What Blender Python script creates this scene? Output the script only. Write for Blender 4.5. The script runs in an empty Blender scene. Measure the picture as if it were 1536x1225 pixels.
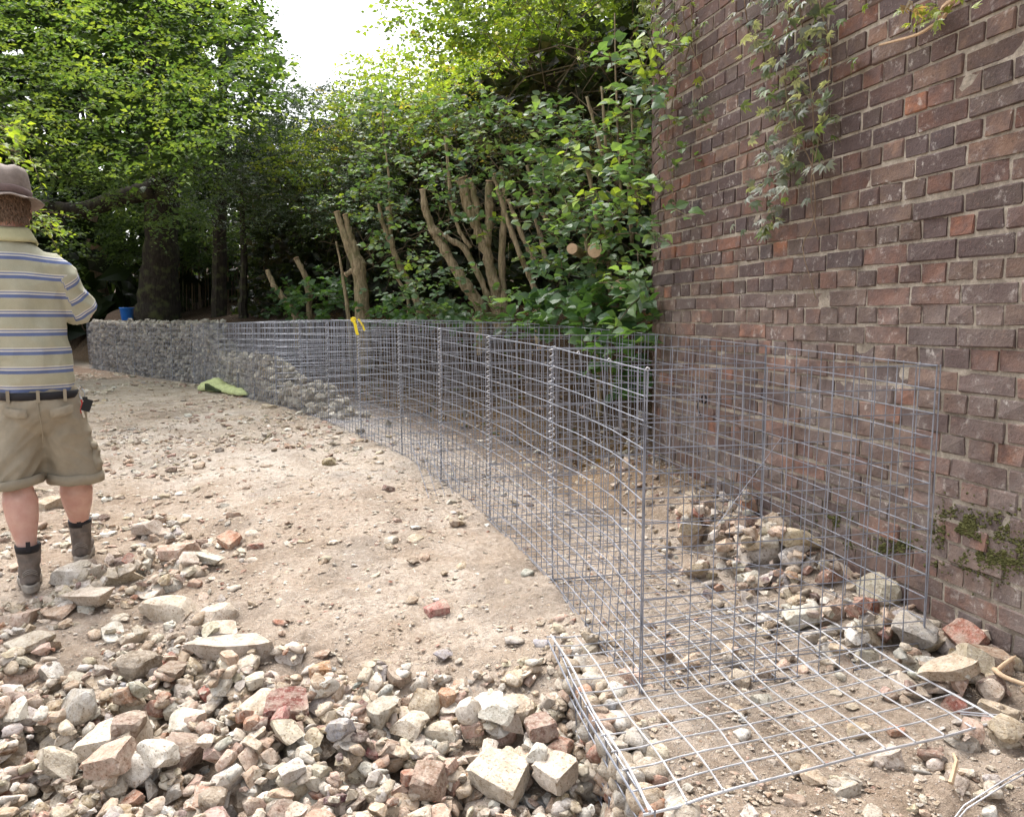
import bpy, bmesh, math, random
import numpy as np
from mathutils import Vector, Matrix, noise, Quaternion

random.seed(11)
rng = np.random.default_rng(11)
SC = bpy.context.scene
COL = SC.collection

# ------------------------------------------------------------------ camera, sky, sun, exposure
PITCH = math.radians(6.5)
FOC = 1181.0
CAMP = np.array([0.0, 0.0, 1.15])
cd = bpy.data.cameras.new("camera")
cam = bpy.data.objects.new("camera", cd)
COL.objects.link(cam)
cam.location = CAMP
cam.rotation_euler = (math.pi / 2 - PITCH, 0, 0)
cd.sensor_width = 36
cd.sensor_fit = 'HORIZONTAL'
cd.lens = 36 * FOC / 1536
cd.clip_start = 0.02
cd.clip_end = 600
SC.camera = cam

SUN_EL, SUN_AZ = math.radians(60), math.radians(-30)      # ahead of the camera and to its left
w = bpy.data.worlds.new("World")
SC.world = w
w.use_nodes = True
nt = w.node_tree
bg = nt.nodes['Background']
sky = nt.nodes.new('ShaderNodeTexSky')
sky.sky_type = 'NISHITA'
sky.sun_disc = False
sky.sun_elevation = SUN_EL
sky.sun_rotation = SUN_AZ
sky.air_density = 1.0
sky.dust_density = 5.0
sky.ozone_density = 1.0
hs = nt.nodes.new('ShaderNodeHueSaturation')
hs.inputs['Saturation'].default_value = 0.3               # thin white overcast
hs.inputs['Value'].default_value = 1.0
nt.links.new(sky.outputs[0], hs.inputs['Color'])
nt.links.new(hs.outputs[0], bg.inputs['Color'])
bg.inputs['Strength'].default_value = 0.15
sl = bpy.data.lights.new("sun", 'SUN')
sl.energy = 1.15
sl.angle = math.radians(38)
sl.color = (1.0, 0.975, 0.94)
so = bpy.data.objects.new("sun", sl)
COL.objects.link(so)
sd = Vector((math.sin(SUN_AZ) * math.cos(SUN_EL), math.cos(SUN_AZ) * math.cos(SUN_EL), math.sin(SUN_EL)))
so.rotation_euler = sd.to_track_quat('Z', 'Y').to_euler()
so.location = (0, 0, 30)
SC.view_settings.view_transform = 'Standard'
SC.view_settings.look = 'None'
SC.view_settings.gamma = 1
SC.view_settings.use_curve_mapping = False
SC.view_settings.exposure = 1.62
SC.render.engine = 'CYCLES'
SC.cycles.max_bounces = 6
SC.cycles.diffuse_bounces = 3
SC.cycles.glossy_bounces = 2
SC.cycles.transmission_bounces = 3
SC.cycles.use_denoising = True

# ------------------------------------------------------------------ helpers
def ray(u, v):
    c, s = math.cos(PITCH), math.sin(PITCH)
    a, b = (u - 768) / FOC, (v - 612.5) / FOC
    return np.array([a, c - b * s, -s - b * c])
def at_z(u, v, z=0.0):
    r = ray(u, v); return CAMP + r * (z - CAMP[2]) / r[2]
def at_y(u, v, Y):
    r = ray(u, v); return CAMP + r * Y / r[1]
def sstep(x, a, b):
    t = np.clip((x - a) / (b - a), 0, 1); return t * t * (3 - 2 * t)

class Nodes:
    def __init__(s, name):
        s.m = bpy.data.materials.new(name); s.m.use_nodes = True
        s.t = s.m.node_tree; s.b = s.t.nodes['Principled BSDF']; s.o = s.t.nodes['Material Output']
    def put(s, sock, v):
        if isinstance(v, bpy.types.NodeSocket): s.t.links.new(v, sock)
        elif isinstance(v, (tuple, list)) and len(v) == 3 and sock.type == 'RGBA': sock.default_value = (*v, 1)
        else: sock.default_value = v
    def n(s, typ, ins=(), **kw):
        nd = s.t.nodes.new('ShaderNode' + typ)
        for k, v in kw.items(): setattr(nd, k, v)
        for k, v in (ins.items() if isinstance(ins, dict) else enumerate(ins)):
            if v is not None: s.put(nd.inputs[k], v)
        return nd
    def co(s, kind='Object'): return s.n('TexCoord').outputs[kind]
    def noise(s, co, scale, detail=4, rough=.6):
        return s.n('TexNoise', {'Vector': co, 'Scale': scale, 'Detail': detail, 'Roughness': rough}).outputs[0]
    def ramp(s, f, a, b):       # linear 0..1 between a and b
        return s.n('MapRange', {'Value': f, 'From Min': a, 'From Max': b}).outputs[0]
    def mix(s, f, a, b, mode='MIX'):
        nd = s.t.nodes.new('ShaderNodeMix'); nd.data_type = 'RGBA'; nd.blend_type = mode
        s.put(nd.inputs[0], f); s.put(nd.inputs[6], a); s.put(nd.inputs[7], b); return nd.outputs[2]
    def math(s, op, a, b=0.0): return s.n('Math', [a, b], operation=op).outputs[0]
    def bump(s, h, strength=.5, dist=.01):
        return s.n('Bump', {'Height': h, 'Strength': strength, 'Distance': dist}).outputs[0]
    def col(s, own):
        if own: return s.n('ObjectInfo').outputs['Color']
        return s.n('Attribute', attribute_name='Col').outputs['Color']
    def fin(s, color, rough=.9, normal=None, metallic=0.0, spec=.3):
        s.put(s.b.inputs['Base Color'], color); s.put(s.b.inputs['Roughness'], rough)
        s.put(s.b.inputs['Metallic'], metallic); s.put(s.b.inputs['Specular IOR Level'], spec)
        if normal is not None: s.put(s.b.inputs['Normal'], normal)
        return s.m

def mesh_np(name, V, faces, mat=None, smooth=False, cols=None, attrs=None):
    """V (n,3); faces: one int array (m,k) or a list of such arrays."""
    if isinstance(faces, np.ndarray): faces = [faces]
    faces = [np.asarray(f, dtype=np.int32) for f in faces if len(f)]
    me = bpy.data.meshes.new(name)
    V = np.asarray(V, dtype=np.float32)
    me.vertices.add(len(V)); me.vertices.foreach_set('co', V.ravel())
    nl = sum(f.size for f in faces); nf = sum(len(f) for f in faces)
    me.loops.add(nl); me.loops.foreach_set('vertex_index', np.concatenate([f.ravel() for f in faces]))
    st, c = [], 0
    for f in faces:
        st.append(c + np.arange(len(f), dtype=np.int32) * f.shape[1]); c += f.size
    me.polygons.add(nf); me.polygons.foreach_set('loop_start', np.concatenate(st))
    me.polygons.foreach_set('use_smooth', np.full(nf, smooth))
    if cols is not None:
        a = me.color_attributes.new('Col', 'FLOAT_COLOR', 'POINT')
        c4 = np.ones((len(V), 4), dtype=np.float32); c4[:, :3] = cols; a.data.foreach_set('color', c4.ravel())
    for k, arr in (attrs or {}).items():
        a = me.attributes.new(k, 'FLOAT', 'POINT'); a.data.foreach_set('value', np.asarray(arr, dtype=np.float32))
    if mat: me.materials.append(mat)
    me.update(calc_edges=True)
    return me

def tag(o, label=None, cat=None, group=None, kind=None):
    if label: o['label'] = label
    if cat: o['category'] = cat
    if group: o['group'] = group
    if kind: o['kind'] = kind
    return o
def thing(name, loc, label, cat, group=None):
    o = bpy.data.objects.new(name, None); o.empty_display_size = .1
    o.location = [float(a) for a in loc]; COL.objects.link(o)
    return tag(o, label, cat, group)
def obj(name, me, parent=None, loc=(0, 0, 0)):
    o = bpy.data.objects.new(name, me); COL.objects.link(o)
    o.location = [float(a) for a in loc]
    if parent: o.parent = parent
    return o
def wloc(p):
    l = np.array(p.location); 
    return l if not p.parent else l + wloc(p.parent)
def part(name, V, faces, mat, parent=None, **kw):
    """mesh given in world coordinates, hung under parent (no rotations on parents)"""
    V = np.asarray(V, dtype=float)
    off = wloc(parent) if parent else np.zeros(3)
    return obj(name, mesh_np(name, V - off, faces, mat, **kw), parent)
def solo(name, V, faces, mat, label, cat, group=None, **kw):
    V = np.asarray(V, dtype=float)
    o = np.array([V[:, 0].mean(), V[:, 1].mean(), V[:, 2].min()])
    return tag(obj(name, mesh_np(name, V - o, faces, mat, **kw), None, o), label, cat, group)

class Geo:
    """collects quads/tris"""
    def __init__(s): s.V, s.Q, s.T, s.C, s.n = [], [], [], [], 0
    def add(s, V, Q=None, T=None, col=None):
        V = np.asarray(V, dtype=float)
        if Q is not None and len(Q): s.Q.append(np.asarray(Q, dtype=np.int32) + s.n)
        if T is not None and len(T): s.T.append(np.asarray(T, dtype=np.int32) + s.n)
        s.V.append(V); s.n += len(V)
        if col is not None:
            c = np.asarray(col, dtype=float); s.C.append(np.broadcast_to(c, (len(V), 3)))
    def get(s):
        f = []
        if s.Q: f.append(np.concatenate(s.Q))
        if s.T: f.append(np.concatenate(s.T))
        return np.concatenate(s.V), f, (np.concatenate(s.C) if s.C else None)
    def part(s, name, mat, parent=None, **kw):
        V, f, c = s.get(); return part(name, V, f, mat, parent, cols=c, **kw)
    def solo(s, name, mat, label, cat, group=None, **kw):
        V, f, c = s.get(); return solo(name, V, f, mat, label, cat, group, cols=c, **kw)

def tube(g, P, r, sides=6, col=None, caps=True):
    P = np.asarray(P, dtype=float); n = len(P)
    r = np.broadcast_to(np.asarray(r, dtype=float), (n,))
    T = np.gradient(P, axis=0); T /= np.linalg.norm(T, axis=1)[:, None] + 1e-9
    ref = np.array([0, 0, 1.0]) if abs(T[:, 2]).mean() < .8 else np.array([1.0, 0, 0])
    A = np.cross(T, ref); A /= np.linalg.norm(A, axis=1)[:, None] + 1e-9
    B = np.cross(T, A)
    th = np.arange(sides) * 2 * math.pi / sides
    V = P[:, None] + r[:, None, None] * (np.cos(th)[None, :, None] * A[:, None] + np.sin(th)[None, :, None] * B[:, None])
    i = np.arange(n - 1)[:, None] * sides; j = np.arange(sides)[None]; k = (j + 1) % sides
    Q = np.stack([i + j, i + k, i + sides + k, i + sides + j], -1).reshape(-1, 4)
    V = V.reshape(-1, 3); Tt = None
    if caps:
        V = np.vstack([V, P[0], P[-1]]); a, b = len(V) - 2, len(V) - 1
        j = np.arange(sides); k = (j + 1) % sides; m = (n - 1) * sides
        Tt = np.vstack([np.stack([k, j, np.full(sides, a)], 1), np.stack([m + j, m + k, np.full(sides, b)], 1)])
    g.add(V, Q, Tt, col)

def box(g, c, h, rot=None, col=None):
    s = np.array([[-1,-1,-1],[1,-1,-1],[1,1,-1],[-1,1,-1],[-1,-1,1],[1,-1,1],[1,1,1],[-1,1,1]]) * np.asarray(h)
    if rot is not None: s = s @ np.array(rot).T
    g.add(s + np.asarray(c), [[0,3,2,1],[4,5,6,7],[0,1,5,4],[1,2,6,5],[2,3,7,6],[3,0,4,7]], None, col)

def vnoise(P, scale, seed=0.0):
    return np.array([noise.noise(Vector((p[0] * scale + seed, p[1] * scale - seed, p[2] * scale + 3.1 * seed))) for p in P])
def grid_noise(x, y, f, seed):
    """cheap smooth value noise, vectorised"""
    r = np.random.default_rng(seed).random((256, 256))
    X, Y = x * f, y * f
    i, j = np.floor(X).astype(int), np.floor(Y).astype(int); a, b = X - i, Y - j
    a, b = a * a * (3 - 2 * a), b * b * (3 - 2 * b)
    i0, i1, j0, j1 = i % 256, (i + 1) % 256, j % 256, (j + 1) % 256
    return (r[i0, j0] * (1 - a) + r[i1, j0] * a) * (1 - b) + (r[i0, j1] * (1 - a) + r[i1, j1] * a) * b - .5

def ico(sub):
    bm = bmesh.new(); bmesh.ops.create_icosphere(bm, subdivisions=sub, radius=1)
    V = np.array([v.co[:] for v in bm.verts]); T = np.array([[v.index for v in f.verts] for f in bm.faces], dtype=np.int32)
    bm.free(); return V, T

# ------------------------------------------------------------------ plan of the place
# foot of the front face of the gabion row, curving away to the left (x, y, ground height)
FP = np.array([(.396,2.30,0),(.17,3.26,.03),(-.12,4.2,.06),(-.46,5.09,.09),(-.85,5.97,.115),(-1.32,6.81,.127),
 (-1.79,7.65,.137),(-2.28,8.48,.135),(-2.79,9.29,.126),(-3.31,10.09,.107),(-3.81,10.91,.095),(-4.35,11.7,.081),
 (-4.88,12.51,.076),(-5.39,13.32,.06),(-6.05,14.02,.05),(-6.72,14.7,.05),(-7.39,15.4,.055),(-8.06,16.08,.055),
 (-8.74,16.78,.06),(-9.4,17.5,.06)])
def normals(P):
    t = np.gradient(P[:, :2], axis=0); t /= np.linalg.norm(t, axis=1)[:, None]
    return np.stack([t[:, 1], -t[:, 0]], 1)      # to the right = behind the gabions
FN = normals(FP)
BPT = FP.copy(); BPT[:, :2] += FN * 1.0          # back face of the baskets
_a = FP[0] - (FP[1] - FP[0]) / np.linalg.norm(FP[1] - FP[0]) * 8
_b = FP[-1] + (FP[-1] - FP[-2]) * 60
CH = np.vstack([_a, FP, _b]); CH[0, 2] = 0; CH[-1, 2] = .06
def chain(x, y):
    """signed distance behind the front line, and ground height along it"""
    x, y = np.asarray(x, float), np.asarray(y, float)
    best = np.full(x.shape, 1e9); sd_ = np.zeros(x.shape); zz = np.zeros(x.shape)
    for i in range(len(CH) - 1):
        p, q = CH[i], CH[i + 1]; d = q[:2] - p[:2]; L = np.hypot(*d)
        t = np.clip(((x - p[0]) * d[0] + (y - p[1]) * d[1]) / L ** 2, 0, 1)
        dx, dy = x - p[0] - t * d[0], y - p[1] - t * d[1]; r = np.hypot(dx, dy)
        s = np.sign(dx * d[1] - dy * d[0]); m = r < best
        best = np.where(m, r, best); sd_ = np.where(m, s * r, sd_); zz = np.where(m, p[2] + t * (q[2] - p[2]), zz)
    return sd_, zz

# brick wall: a straight run and an arc turning away to the right
WS = -0.285; WY0, WY1 = 0.2, 4.66
def wx(Y): return 2.3125 + WS * Y
_k = math.hypot(1, WS); WLEN = (WY1 - WY0) * _k; WA0 = math.atan(WS); WR = 1.25; WARC = WR * math.radians(75)
def wall(s):
    """plan position and heading at arclength s"""
    if s <= WLEN:
        Y = WY0 + s / _k; return np.array([wx(Y), Y]), WA0
    a = (s - WLEN) / WR; A = WA0 + a
    c = np.array([wx(WY1), WY1]) + WR * np.array([math.cos(WA0), -math.sin(WA0)])
    return c + WR * np.array([-math.cos(A), math.sin(A)]), A
WPTS = np.array([wall(s)[0] for s in np.linspace(0, WLEN + WARC, 60)])
def wall_dist(x, y):
    x, y = np.asarray(x, float), np.asarray(y, float); best = np.full(x.shape, 1e9); sg = np.zeros(x.shape)
    for i in range(len(WPTS) - 1):
        p, q = WPTS[i], WPTS[i + 1]; d = q - p; L = np.hypot(*d)
        t = np.clip(((x - p[0]) * d[0] + (y - p[1]) * d[1]) / L ** 2, 0, 1)
        dx, dy = x - p[0] - t * d[0], y - p[1] - t * d[1]; r = np.hypot(dx, dy); m = r < best
        sg = np.where(m, np.sign(dy * d[0] - dx * d[1]), sg); best = np.where(m, r, best)
    return best * sg        # positive on the path side

LG = np.array([(.14,2.64),(.31,1.66),(1.32,2.03),(1.08,3.0)])     # lower gabion under the lying lid (plan)
def left_line(y): return .14 + (2.64 - y) * .172                   # its left edge, x at y
def ground_h(x, y):
    x, y = np.asarray(x, float), np.asarray(y, float)
    d, zb = chain(x, y)
    wd = wall_dist(x, y)
    z = zb.copy()
    z -= .065 * sstep(-d, .6, 1.8) * (1 - sstep(y, 4, 7))
    # bank behind the baskets
    far = sstep(y, 4.6, 6.2)
    bk = sstep(d, 1.05, 2.3) * 1.05 + sstep(d, 2.0, 7) * .9
    z += bk * far
    # rubble heaped at the foot of the wall
    hh = np.interp(y, [1.5, 2.6, 2.85, 3.2, 3.85, 5.1, 6], [.0, .04, .06, .11, .15, .24, .3])
    z += hh * (1 - sstep(np.abs(wd), .08, .62)) * (d > .1) * (1 - far * .5)
    # ground falls away towards the camera, left of the lower gabion
    edge = 1 - sstep(x - left_line(y), .05, .11)
    dep = .07 + .10 * sstep(x, -1.6, -.5) + .14 * sstep(x, -.55, -.05)
    z -= dep * sstep(2.9 - y, 0, 1.2) * edge
    z -= .30 * (1 - edge) * (1 - sstep(y - (1.71 + (x - .3) * .34), -.75, -.12)) * (x > left_line(y) + .08)
    # wooded rise far behind
    z += sstep(d, 12, 24) * 5.0 * sstep(y, 12, 20)
    # wheel-worn hollows and lumps
    z += (grid_noise(x, y, .8, 1) * .07 + grid_noise(x, y, 2.3, 2) * .035) * sstep(np.abs(d - .5), .5, 1.0)
    z += grid_noise(x, y, 7, 3) * .018
    return z
# ------------------------------------------------------------------ materials
def m_ground():
    n = Nodes("sandy_earth"); co = n.co(); c = n.col(False)
    a = n.noise(co, 3.5, 8, .65); b = n.noise(co, 45, 6, .7); d = n.noise(co, 190, 3, .7)
    c1 = n.mix(n.ramp(a, .35, .68), c, (.60, .52, .42), 'MULTIPLY')
    c1 = n.mix(.65, c, c1)
    c2 = n.mix(n.ramp(b, .3, .75), n.mix(1, c1, (.62, .56, .5), 'MULTIPLY'), n.mix(1, c1, (1.18, 1.15, 1.12), 'MULTIPLY'))
    sp = n.n('TexVoronoi', {'Vector': co, 'Scale': 85.0}).outputs['Distance']
    c3 = n.mix(n.ramp(sp, .22, .12), c2, n.mix(n.ramp(b, .4, .6), (.5, .44, .38), (.62, .58, .54)))
    h = n.math('ADD', n.math('MULTIPLY', b, 1.0), n.math('MULTIPLY', d, .35))
    h = n.math('ADD', h, n.math('MULTIPLY', n.ramp(sp, .3, .05), .35))
    return n.fin(c3, .95, n.bump(h, 1.0, .02), spec=.15)
def m_stone(own, name):
    n = Nodes(name); co = n.co(); c = n.col(own)
    oi = n.n('ObjectInfo').outputs['Random']
    off = n.n('CombineXYZ', [oi, n.math('MULTIPLY', oi, 7.3), n.math('MULTIPLY', oi, 3.1)]).outputs[0]
    k = 1.0
    co = n.n('VectorMath', [co, n.n('VectorMath', [off, (37.0, 37.0, 37.0)], operation='MULTIPLY').outputs[0]], operation='ADD').outputs[0]
    # coordinates are in metres on every stone
    a = n.noise(co, 22 * k, 6, .65); b = n.noise(co, 120 * k, 5, .7); e = n.noise(co, 9, 3)
    c1 = n.mix(n.ramp(a, .35, .65), n.mix(1, c, (.60, .54, .47), 'MULTIPLY'), n.mix(1, c, (1.1, 1.1, 1.1), 'MULTIPLY'))
    c1 = n.mix(n.ramp(e, .52, .68), c1, n.mix(.55, c1, (.45, .38, .29)))
    c2 = n.mix(n.ramp(b, .56, .7), c1, n.mix(.6, c1, (.6, .57, .53)))
    c2 = n.mix(n.ramp(b, .46, .36), c2, n.mix(1, c2, (.42, .36, .3), 'MULTIPLY'))
    h = n.math('ADD', n.math('MULTIPLY', a, 1.0), n.math('MULTIPLY', b, .45))
    dz_ = n.math('MULTIPLY', n.ramp(n.noise(co, 40, 5, .7), .42, .6), .42); c2 = n.mix(dz_, c2, (.50, .44, .365))
    return n.fin(c2, .95, n.bump(h, .9, .012), spec=.12)
def m_brick(own, name):
    n = Nodes(name); co = n.co(); c = n.col(own)
    if own:
        oi = n.n('ObjectInfo').outputs['Random']
        off = n.n('CombineXYZ', [n.math('MULTIPLY', oi, 31.0), n.math('MULTIPLY', oi, 17.3), n.math('MULTIPLY', oi, 53.1)]).outputs[0]
        co2 = n.n('VectorMath', [co, off], operation='ADD').outputs[0]
    else: co2 = co
    a = n.noise(co2, 14, 5, .6); b = n.noise(co2, 75, 6, .7)
    pos = n.n('NewGeometry').outputs['Position']
    e = n.noise(pos, 3.2, 6, .68); z = n.n('SeparateXYZ', [pos]).outputs[2]
    c1 = n.mix(n.ramp(a, .40, .60), c, n.mix(.7, c, (.085, .058, .055)))
    c1 = n.mix(n.ramp(b, .58, .72), c1, n.mix(.4, c1, (.30, .17, .12)))
    c1 = n.mix(n.ramp(b, .42, .3), c1, n.mix(1, c1, (.45, .42, .42), 'MULTIPLY'))
    # grey dirt and lime bloom on the lower courses
    low = n.ramp(z, 1.75, .5)
    g = n.math('MULTIPLY', low, n.ramp(e, .4, .66))
    c2 = n.mix(n.math('MULTIPLY', g, .6), c1, (.25, .215, .195))
    s = n.math('MULTIPLY', n.ramp(n.noise(pos, 24, 5, .75), .56, .66), n.ramp(e, .40, .60))
    m_ = n.noise(pos, 9, 6, .8); c1 = n.mix(n.math('MULTIPLY', n.ramp(m_, .54, .68), .4), c1, (.19, .15, .13))
    c2 = n.mix(n.math('MULTIPLY', s, .65), c2, (.50, .46, .42))
    sv = n.n('Mapping', {'Vector': pos, 'Scale': (2.2, 2.2, .5)}).outputs[0]; c2 = n.mix(n.math('MULTIPLY', n.ramp(n.noise(sv, 1.6, 5, .65), .48, .66), .45), c2, n.mix(1, c2, (.45, .42, .40), 'MULTIPLY'))
    h = n.math('ADD', a, n.math('MULTIPLY', b, .7))
    return n.fin(c2, .85, n.bump(h, .85, .008), spec=.3)
def m_mortar():
    n = Nodes("mortar"); pos = n.n('NewGeometry').outputs['Position']
    a = n.noise(pos, 6, 6, .7); b = n.noise(pos, 90, 4, .7)
    c = n.mix(n.ramp(a, .32, .62), (.20, .165, .13), (.47, .41, .335))
    c = n.mix(n.ramp(b, .3, .7), n.mix(1, c, (.6, .6, .6), 'MULTIPLY'), c)
    return n.fin(c, .95, n.bump(b, .8, .004), spec=.1)
def m_wire(name, c=(.29, .305, .355), met=.45):
    n = Nodes(name); co = n.co()
    a = n.noise(co, 12, 3)
    return n.fin(n.mix(n.ramp(a, .35, .7), c, tuple(x * .62 for x in c)), .42, None, met, .5)
def m_leaf(own, name, rough=.45, trans=.5, spec=.45):
    n = Nodes(name); c = n.col(own); pos = n.n('NewGeometry').outputs['Position']
    a = n.noise(pos, 30, 3)
    c1 = n.mix(n.ramp(a, .3, .7), n.mix(1, c, (.8, .85, .8), 'MULTIPLY'), n.mix(1, c, (1.12, 1.08, 1.05), 'MULTIPLY'))
    n.fin(c1, rough, None, spec=spec)
    tr = n.n('BsdfTranslucent', {'Color': n.mix(1, c1, (1.9, 1.75, .7), 'MULTIPLY')})
    mx = n.n('MixShader', [trans, n.b.outputs[0], tr.outputs[0]])
    n.t.links.new(mx.outputs[0], n.o.inputs[0])
    return n.m
def m_bark(name, c1, c2, sc=30):
    n = Nodes(name); co = n.co()
    st = n.n('Mapping', {'Vector': co, 'Scale': (1, 1, .18)}).outputs[0]
    a = n.noise(st, sc, 6, .7); b = n.noise(co, 5, 4); d = n.noise(st, sc * 4, 3)
    c = n.mix(n.ramp(a, .35, .65), c1, c2)
    c = n.mix(n.math('MULTIPLY', n.ramp(b, .5, .66), .55), c, (.11, .125, .05))
    return n.fin(c, .9, n.bump(n.math('ADD', a, n.math('MULTIPLY', d, .4)), .8, .012), spec=.2)
def m_simple(name, c, rough=.8, var=.25, sc=20, bump=.3, bd=.004, met=0.0, spec=.3):
    n = Nodes(name); co = n.co(); a = n.noise(co, sc, 5, .65)
    cc = n.mix(n.ramp(a, .3, .7), tuple(x * (1 - var) for x in c), tuple(min(1, x * (1 + var * .6)) for x in c))
    return n.fin(cc, rough, n.bump(a, bump, bd), met, spec)

MG = m_ground()
MSO, MSS = m_stone(True, "rubble_single"), m_stone(False, "rubble_joined")
MBO, MBS = m_brick(True, "wall_brick_single"), m_brick(False, "wall_brick_joined")
MMO = m_mortar()
MW, MW2 = m_wire("galvanised_wire"), m_wire("bright_spiral_wire", (.66, .66, .68), .5)
ML, MLO = m_leaf(False, "leaf_mass"), m_leaf(True, "single_leaf")
MLG = m_leaf(False, "glossy_leaf_mass", .3, .2, .6)
MBK = m_bark("dark_bark", (.018, .015, .012), (.05, .042, .034))
MBH = m_bark("hazel_bark", (.13, .10, .055), (.44, .35, .23), 38)
MTW = m_bark("twig_bark", (.10, .075, .05), (.20, .15, .10), 60)
MPW = m_simple("pale_cut_wood", (.52, .37, .24), .8, .2, 40, .4)
MDIRT = m_simple("dark_soil", (.10, .07, .045), .95, .4, 12, .8, .02)

# ------------------------------------------------------------------ ground
def axis(parts):
    out = [np.linspace(a, b, n, endpoint=False) for a, b, n in parts]; return np.concatenate(out + [[parts[-1][1]]])
def m_dummy(): pass
gx = axis([(-220, -30, 8), (-30, -12, 36), (-12, -3, 90), (-3, 2.4, 290), (2.4, 10, 30), (10, 220, 10)])
gy = axis([(-120, -4, 6), (-4, 1.0, 12), (1.0, 5.2, 230), (5.2, 12, 120), (12, 30, 60), (30, 300, 12)])
GX, GY = np.meshgrid(gx, gy)
GZ = ground_h(GX, GY)
fine = (grid_noise(GX, GY, 18, 4) * .016 + grid_noise(GX, GY, 40, 5) * .013)
near = (GY < 13) & (GX > -12) & (GX < 5)
GZ = GZ + fine * near
dd, _ = chain(GX, GY)
sand = np.array([.52, .455, .395]); sand2 = np.array([.65, .60, .55]); humus = np.array([.075, .052, .034]); brown = np.array([.30, .225, .155])
t1 = np.clip(.5 + grid_noise(GX, GY, 1.3, 8) * 1.6 + grid_noise(GX, GY, 5, 9) * .6, 0, 1)[..., None]
gc = sand * (1 - t1) + sand2 * t1
tn = ((1 - sstep(GY + .5 * GX, 3.0, 5.2)) * .8)[..., None]; gc = gc * (1 - tn) + gc * np.array([.84, .80, .755]) * tn
tr = sstep(np.abs(grid_noise(GX * .45 + GY * .25, GY * .35, 2.0, 12)), .0, .09)[..., None]; gc = gc * (.86 + .14 * tr)
t5 = sstep(grid_noise(GX, GY, 2.7, 13) + .4 * grid_noise(GX, GY, 9, 14), .12, .34)[..., None]; gc = gc * (1 - t5 * .22)
inb = (sstep(dd, -.02, .15))[..., None]
gc = gc * (1 - inb * .0) 
tb = (sstep(dd, .35, .8) * sstep(GY, 3.0, 5))[..., None]; gc = gc * (1 - tb) + brown * tb
th = (sstep(dd, 1.0, 1.6) * sstep(GY, 4.5, 6))[..., None]; gc = gc * (1 - th) + humus * th
tf = (sstep(GY + .35 * GX, 11.0, 13.5) * (dd < 0))[..., None]; gc = gc * (1 - tf * .75) + np.array([.26, .17, .12]) * tf * .75
ny, nx = GX.shape
idx = np.arange(ny * nx).reshape(ny, nx)
Q = np.stack([idx[:-1, :-1], idx[:-1, 1:], idx[1:, 1:], idx[1:, :-1]], -1).reshape(-1, 4)
g0 = obj("ground", mesh_np("ground", np.stack([GX, GY, GZ], -1).reshape(-1, 3), Q, MG, True, gc.reshape(-1, 3)))
g0['kind'] = 'structure'

# ------------------------------------------------------------------ brick wall
def chamfer_template():
    pts, key = [], {}
    for sx in (-1, 1):
        for sy in (-1, 1):
            for sz in (-1, 1):
                for ax in range(3): pts.append((sx, sy, sz, ax))
    b = .1
    P = []
    for sx, sy, sz, ax in pts:
        p = [sx * (1 - b), sy * (1 - b), sz * (1 - b)]; p[ax] = (sx, sy, sz)[ax]; P.append(p)
    bm = bmesh.new()
    for p in P: bm.verts.new(p)
    bmesh.ops.convex_hull(bm, input=bm.verts); bm.verts.index_update(); bm.normal_update()
    T = np.array([[v.index for v in f.verts] for f in bm.faces], dtype=np.int32); bm.free()
    return np.array([q[:3] for q in pts], float), np.array([q[3] for q in pts]), T
CS, CAX, CT = chamfer_template()
def chamfer_box(h, b, jit=0.0):
    V = CS * (np.asarray(h) - b)
    V[np.arange(24), CAX] += CS[np.arange(24), CAX] * b
    return V + rng.normal(0, jit, V.shape)
HZ = 3.75
wt = thing("brick_wall", (1.2, 4.6, 0), "tall old brick wall of purple and red bricks curving away on the right", "wall")
# mortar core with thickness
ss = np.concatenate([np.linspace(0, WLEN, 120), np.linspace(WLEN, WLEN + WARC, 60)[1:]])
zz = np.linspace(-.6, HZ, 150)
LEAN = .022
def wall_pt(s, z, out):
    p, A = wall(s); nrm = np.array([-math.cos(A), math.sin(A)])
    q = p + nrm * (out + LEAN * z); return (q[0], q[1], z)
F0 = np.array([[wall_pt(s, z, 0) for s in ss] for z in zz])
nz, ns = F0.shape[:2]
jit = np.array([noise.noise(Vector((s * 17, z * 17, 0))) for z in zz for s in ss]).reshape(nz, ns) * .003
for j, s in enumerate(ss):
    A = wall(s)[1]; F0[:, j, 0] -= math.cos(A) * jit[:, j]; F0[:, j, 1] += math.sin(A) * jit[:, j]
B0 = np.array([[wall_pt(s, z, -.33) for s in ss] for z in (zz[0], zz[-1])])
g = Geo()
ix = np.arange(nz * ns).reshape(nz, ns)
g.add(F0.reshape(-1, 3), np.stack([ix[:-1, 1:], ix[:-1, :-1], ix[1:, :-1], ix[1:, 1:]], -1).reshape(-1, 4))
bx_ = np.vstack([F0[-1], B0[1], B0[0], F0[0]]); m = ns
a = np.arange(m - 1)
qs = [np.stack([k * m + a, k * m + a + 1, (k + 1) * m + a + 1, (k + 1) * m + a], -1) for k in range(3)]
g.add(bx_, np.concatenate(qs)[:, ::-1])
for e in (0, ns - 1): g.add([F0[0, e], F0[-1, e], B0[1, e], B0[0, e]], [[0, 1, 2, 3]])
mo = g.part("mortar", MMO, wt)
pal = np.array([.95, .91, .81]) * np.array([(.105,.066,.062),(.082,.058,.060),(.145,.078,.064),(.18,.085,.062),(.13,.088,.075),(.105,.078,.073),
                (.21,.095,.062),(.155,.10,.082),(.066,.050,.056),(.19,.12,.095),(.25,.115,.075)])
palw = np.array([5, 4.5, 5, 3, 5, 4, .8, 3.5, 2.5, 1.6, .4]); palw /= palw.sum()
bricks = []
CH_ = .075
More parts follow.
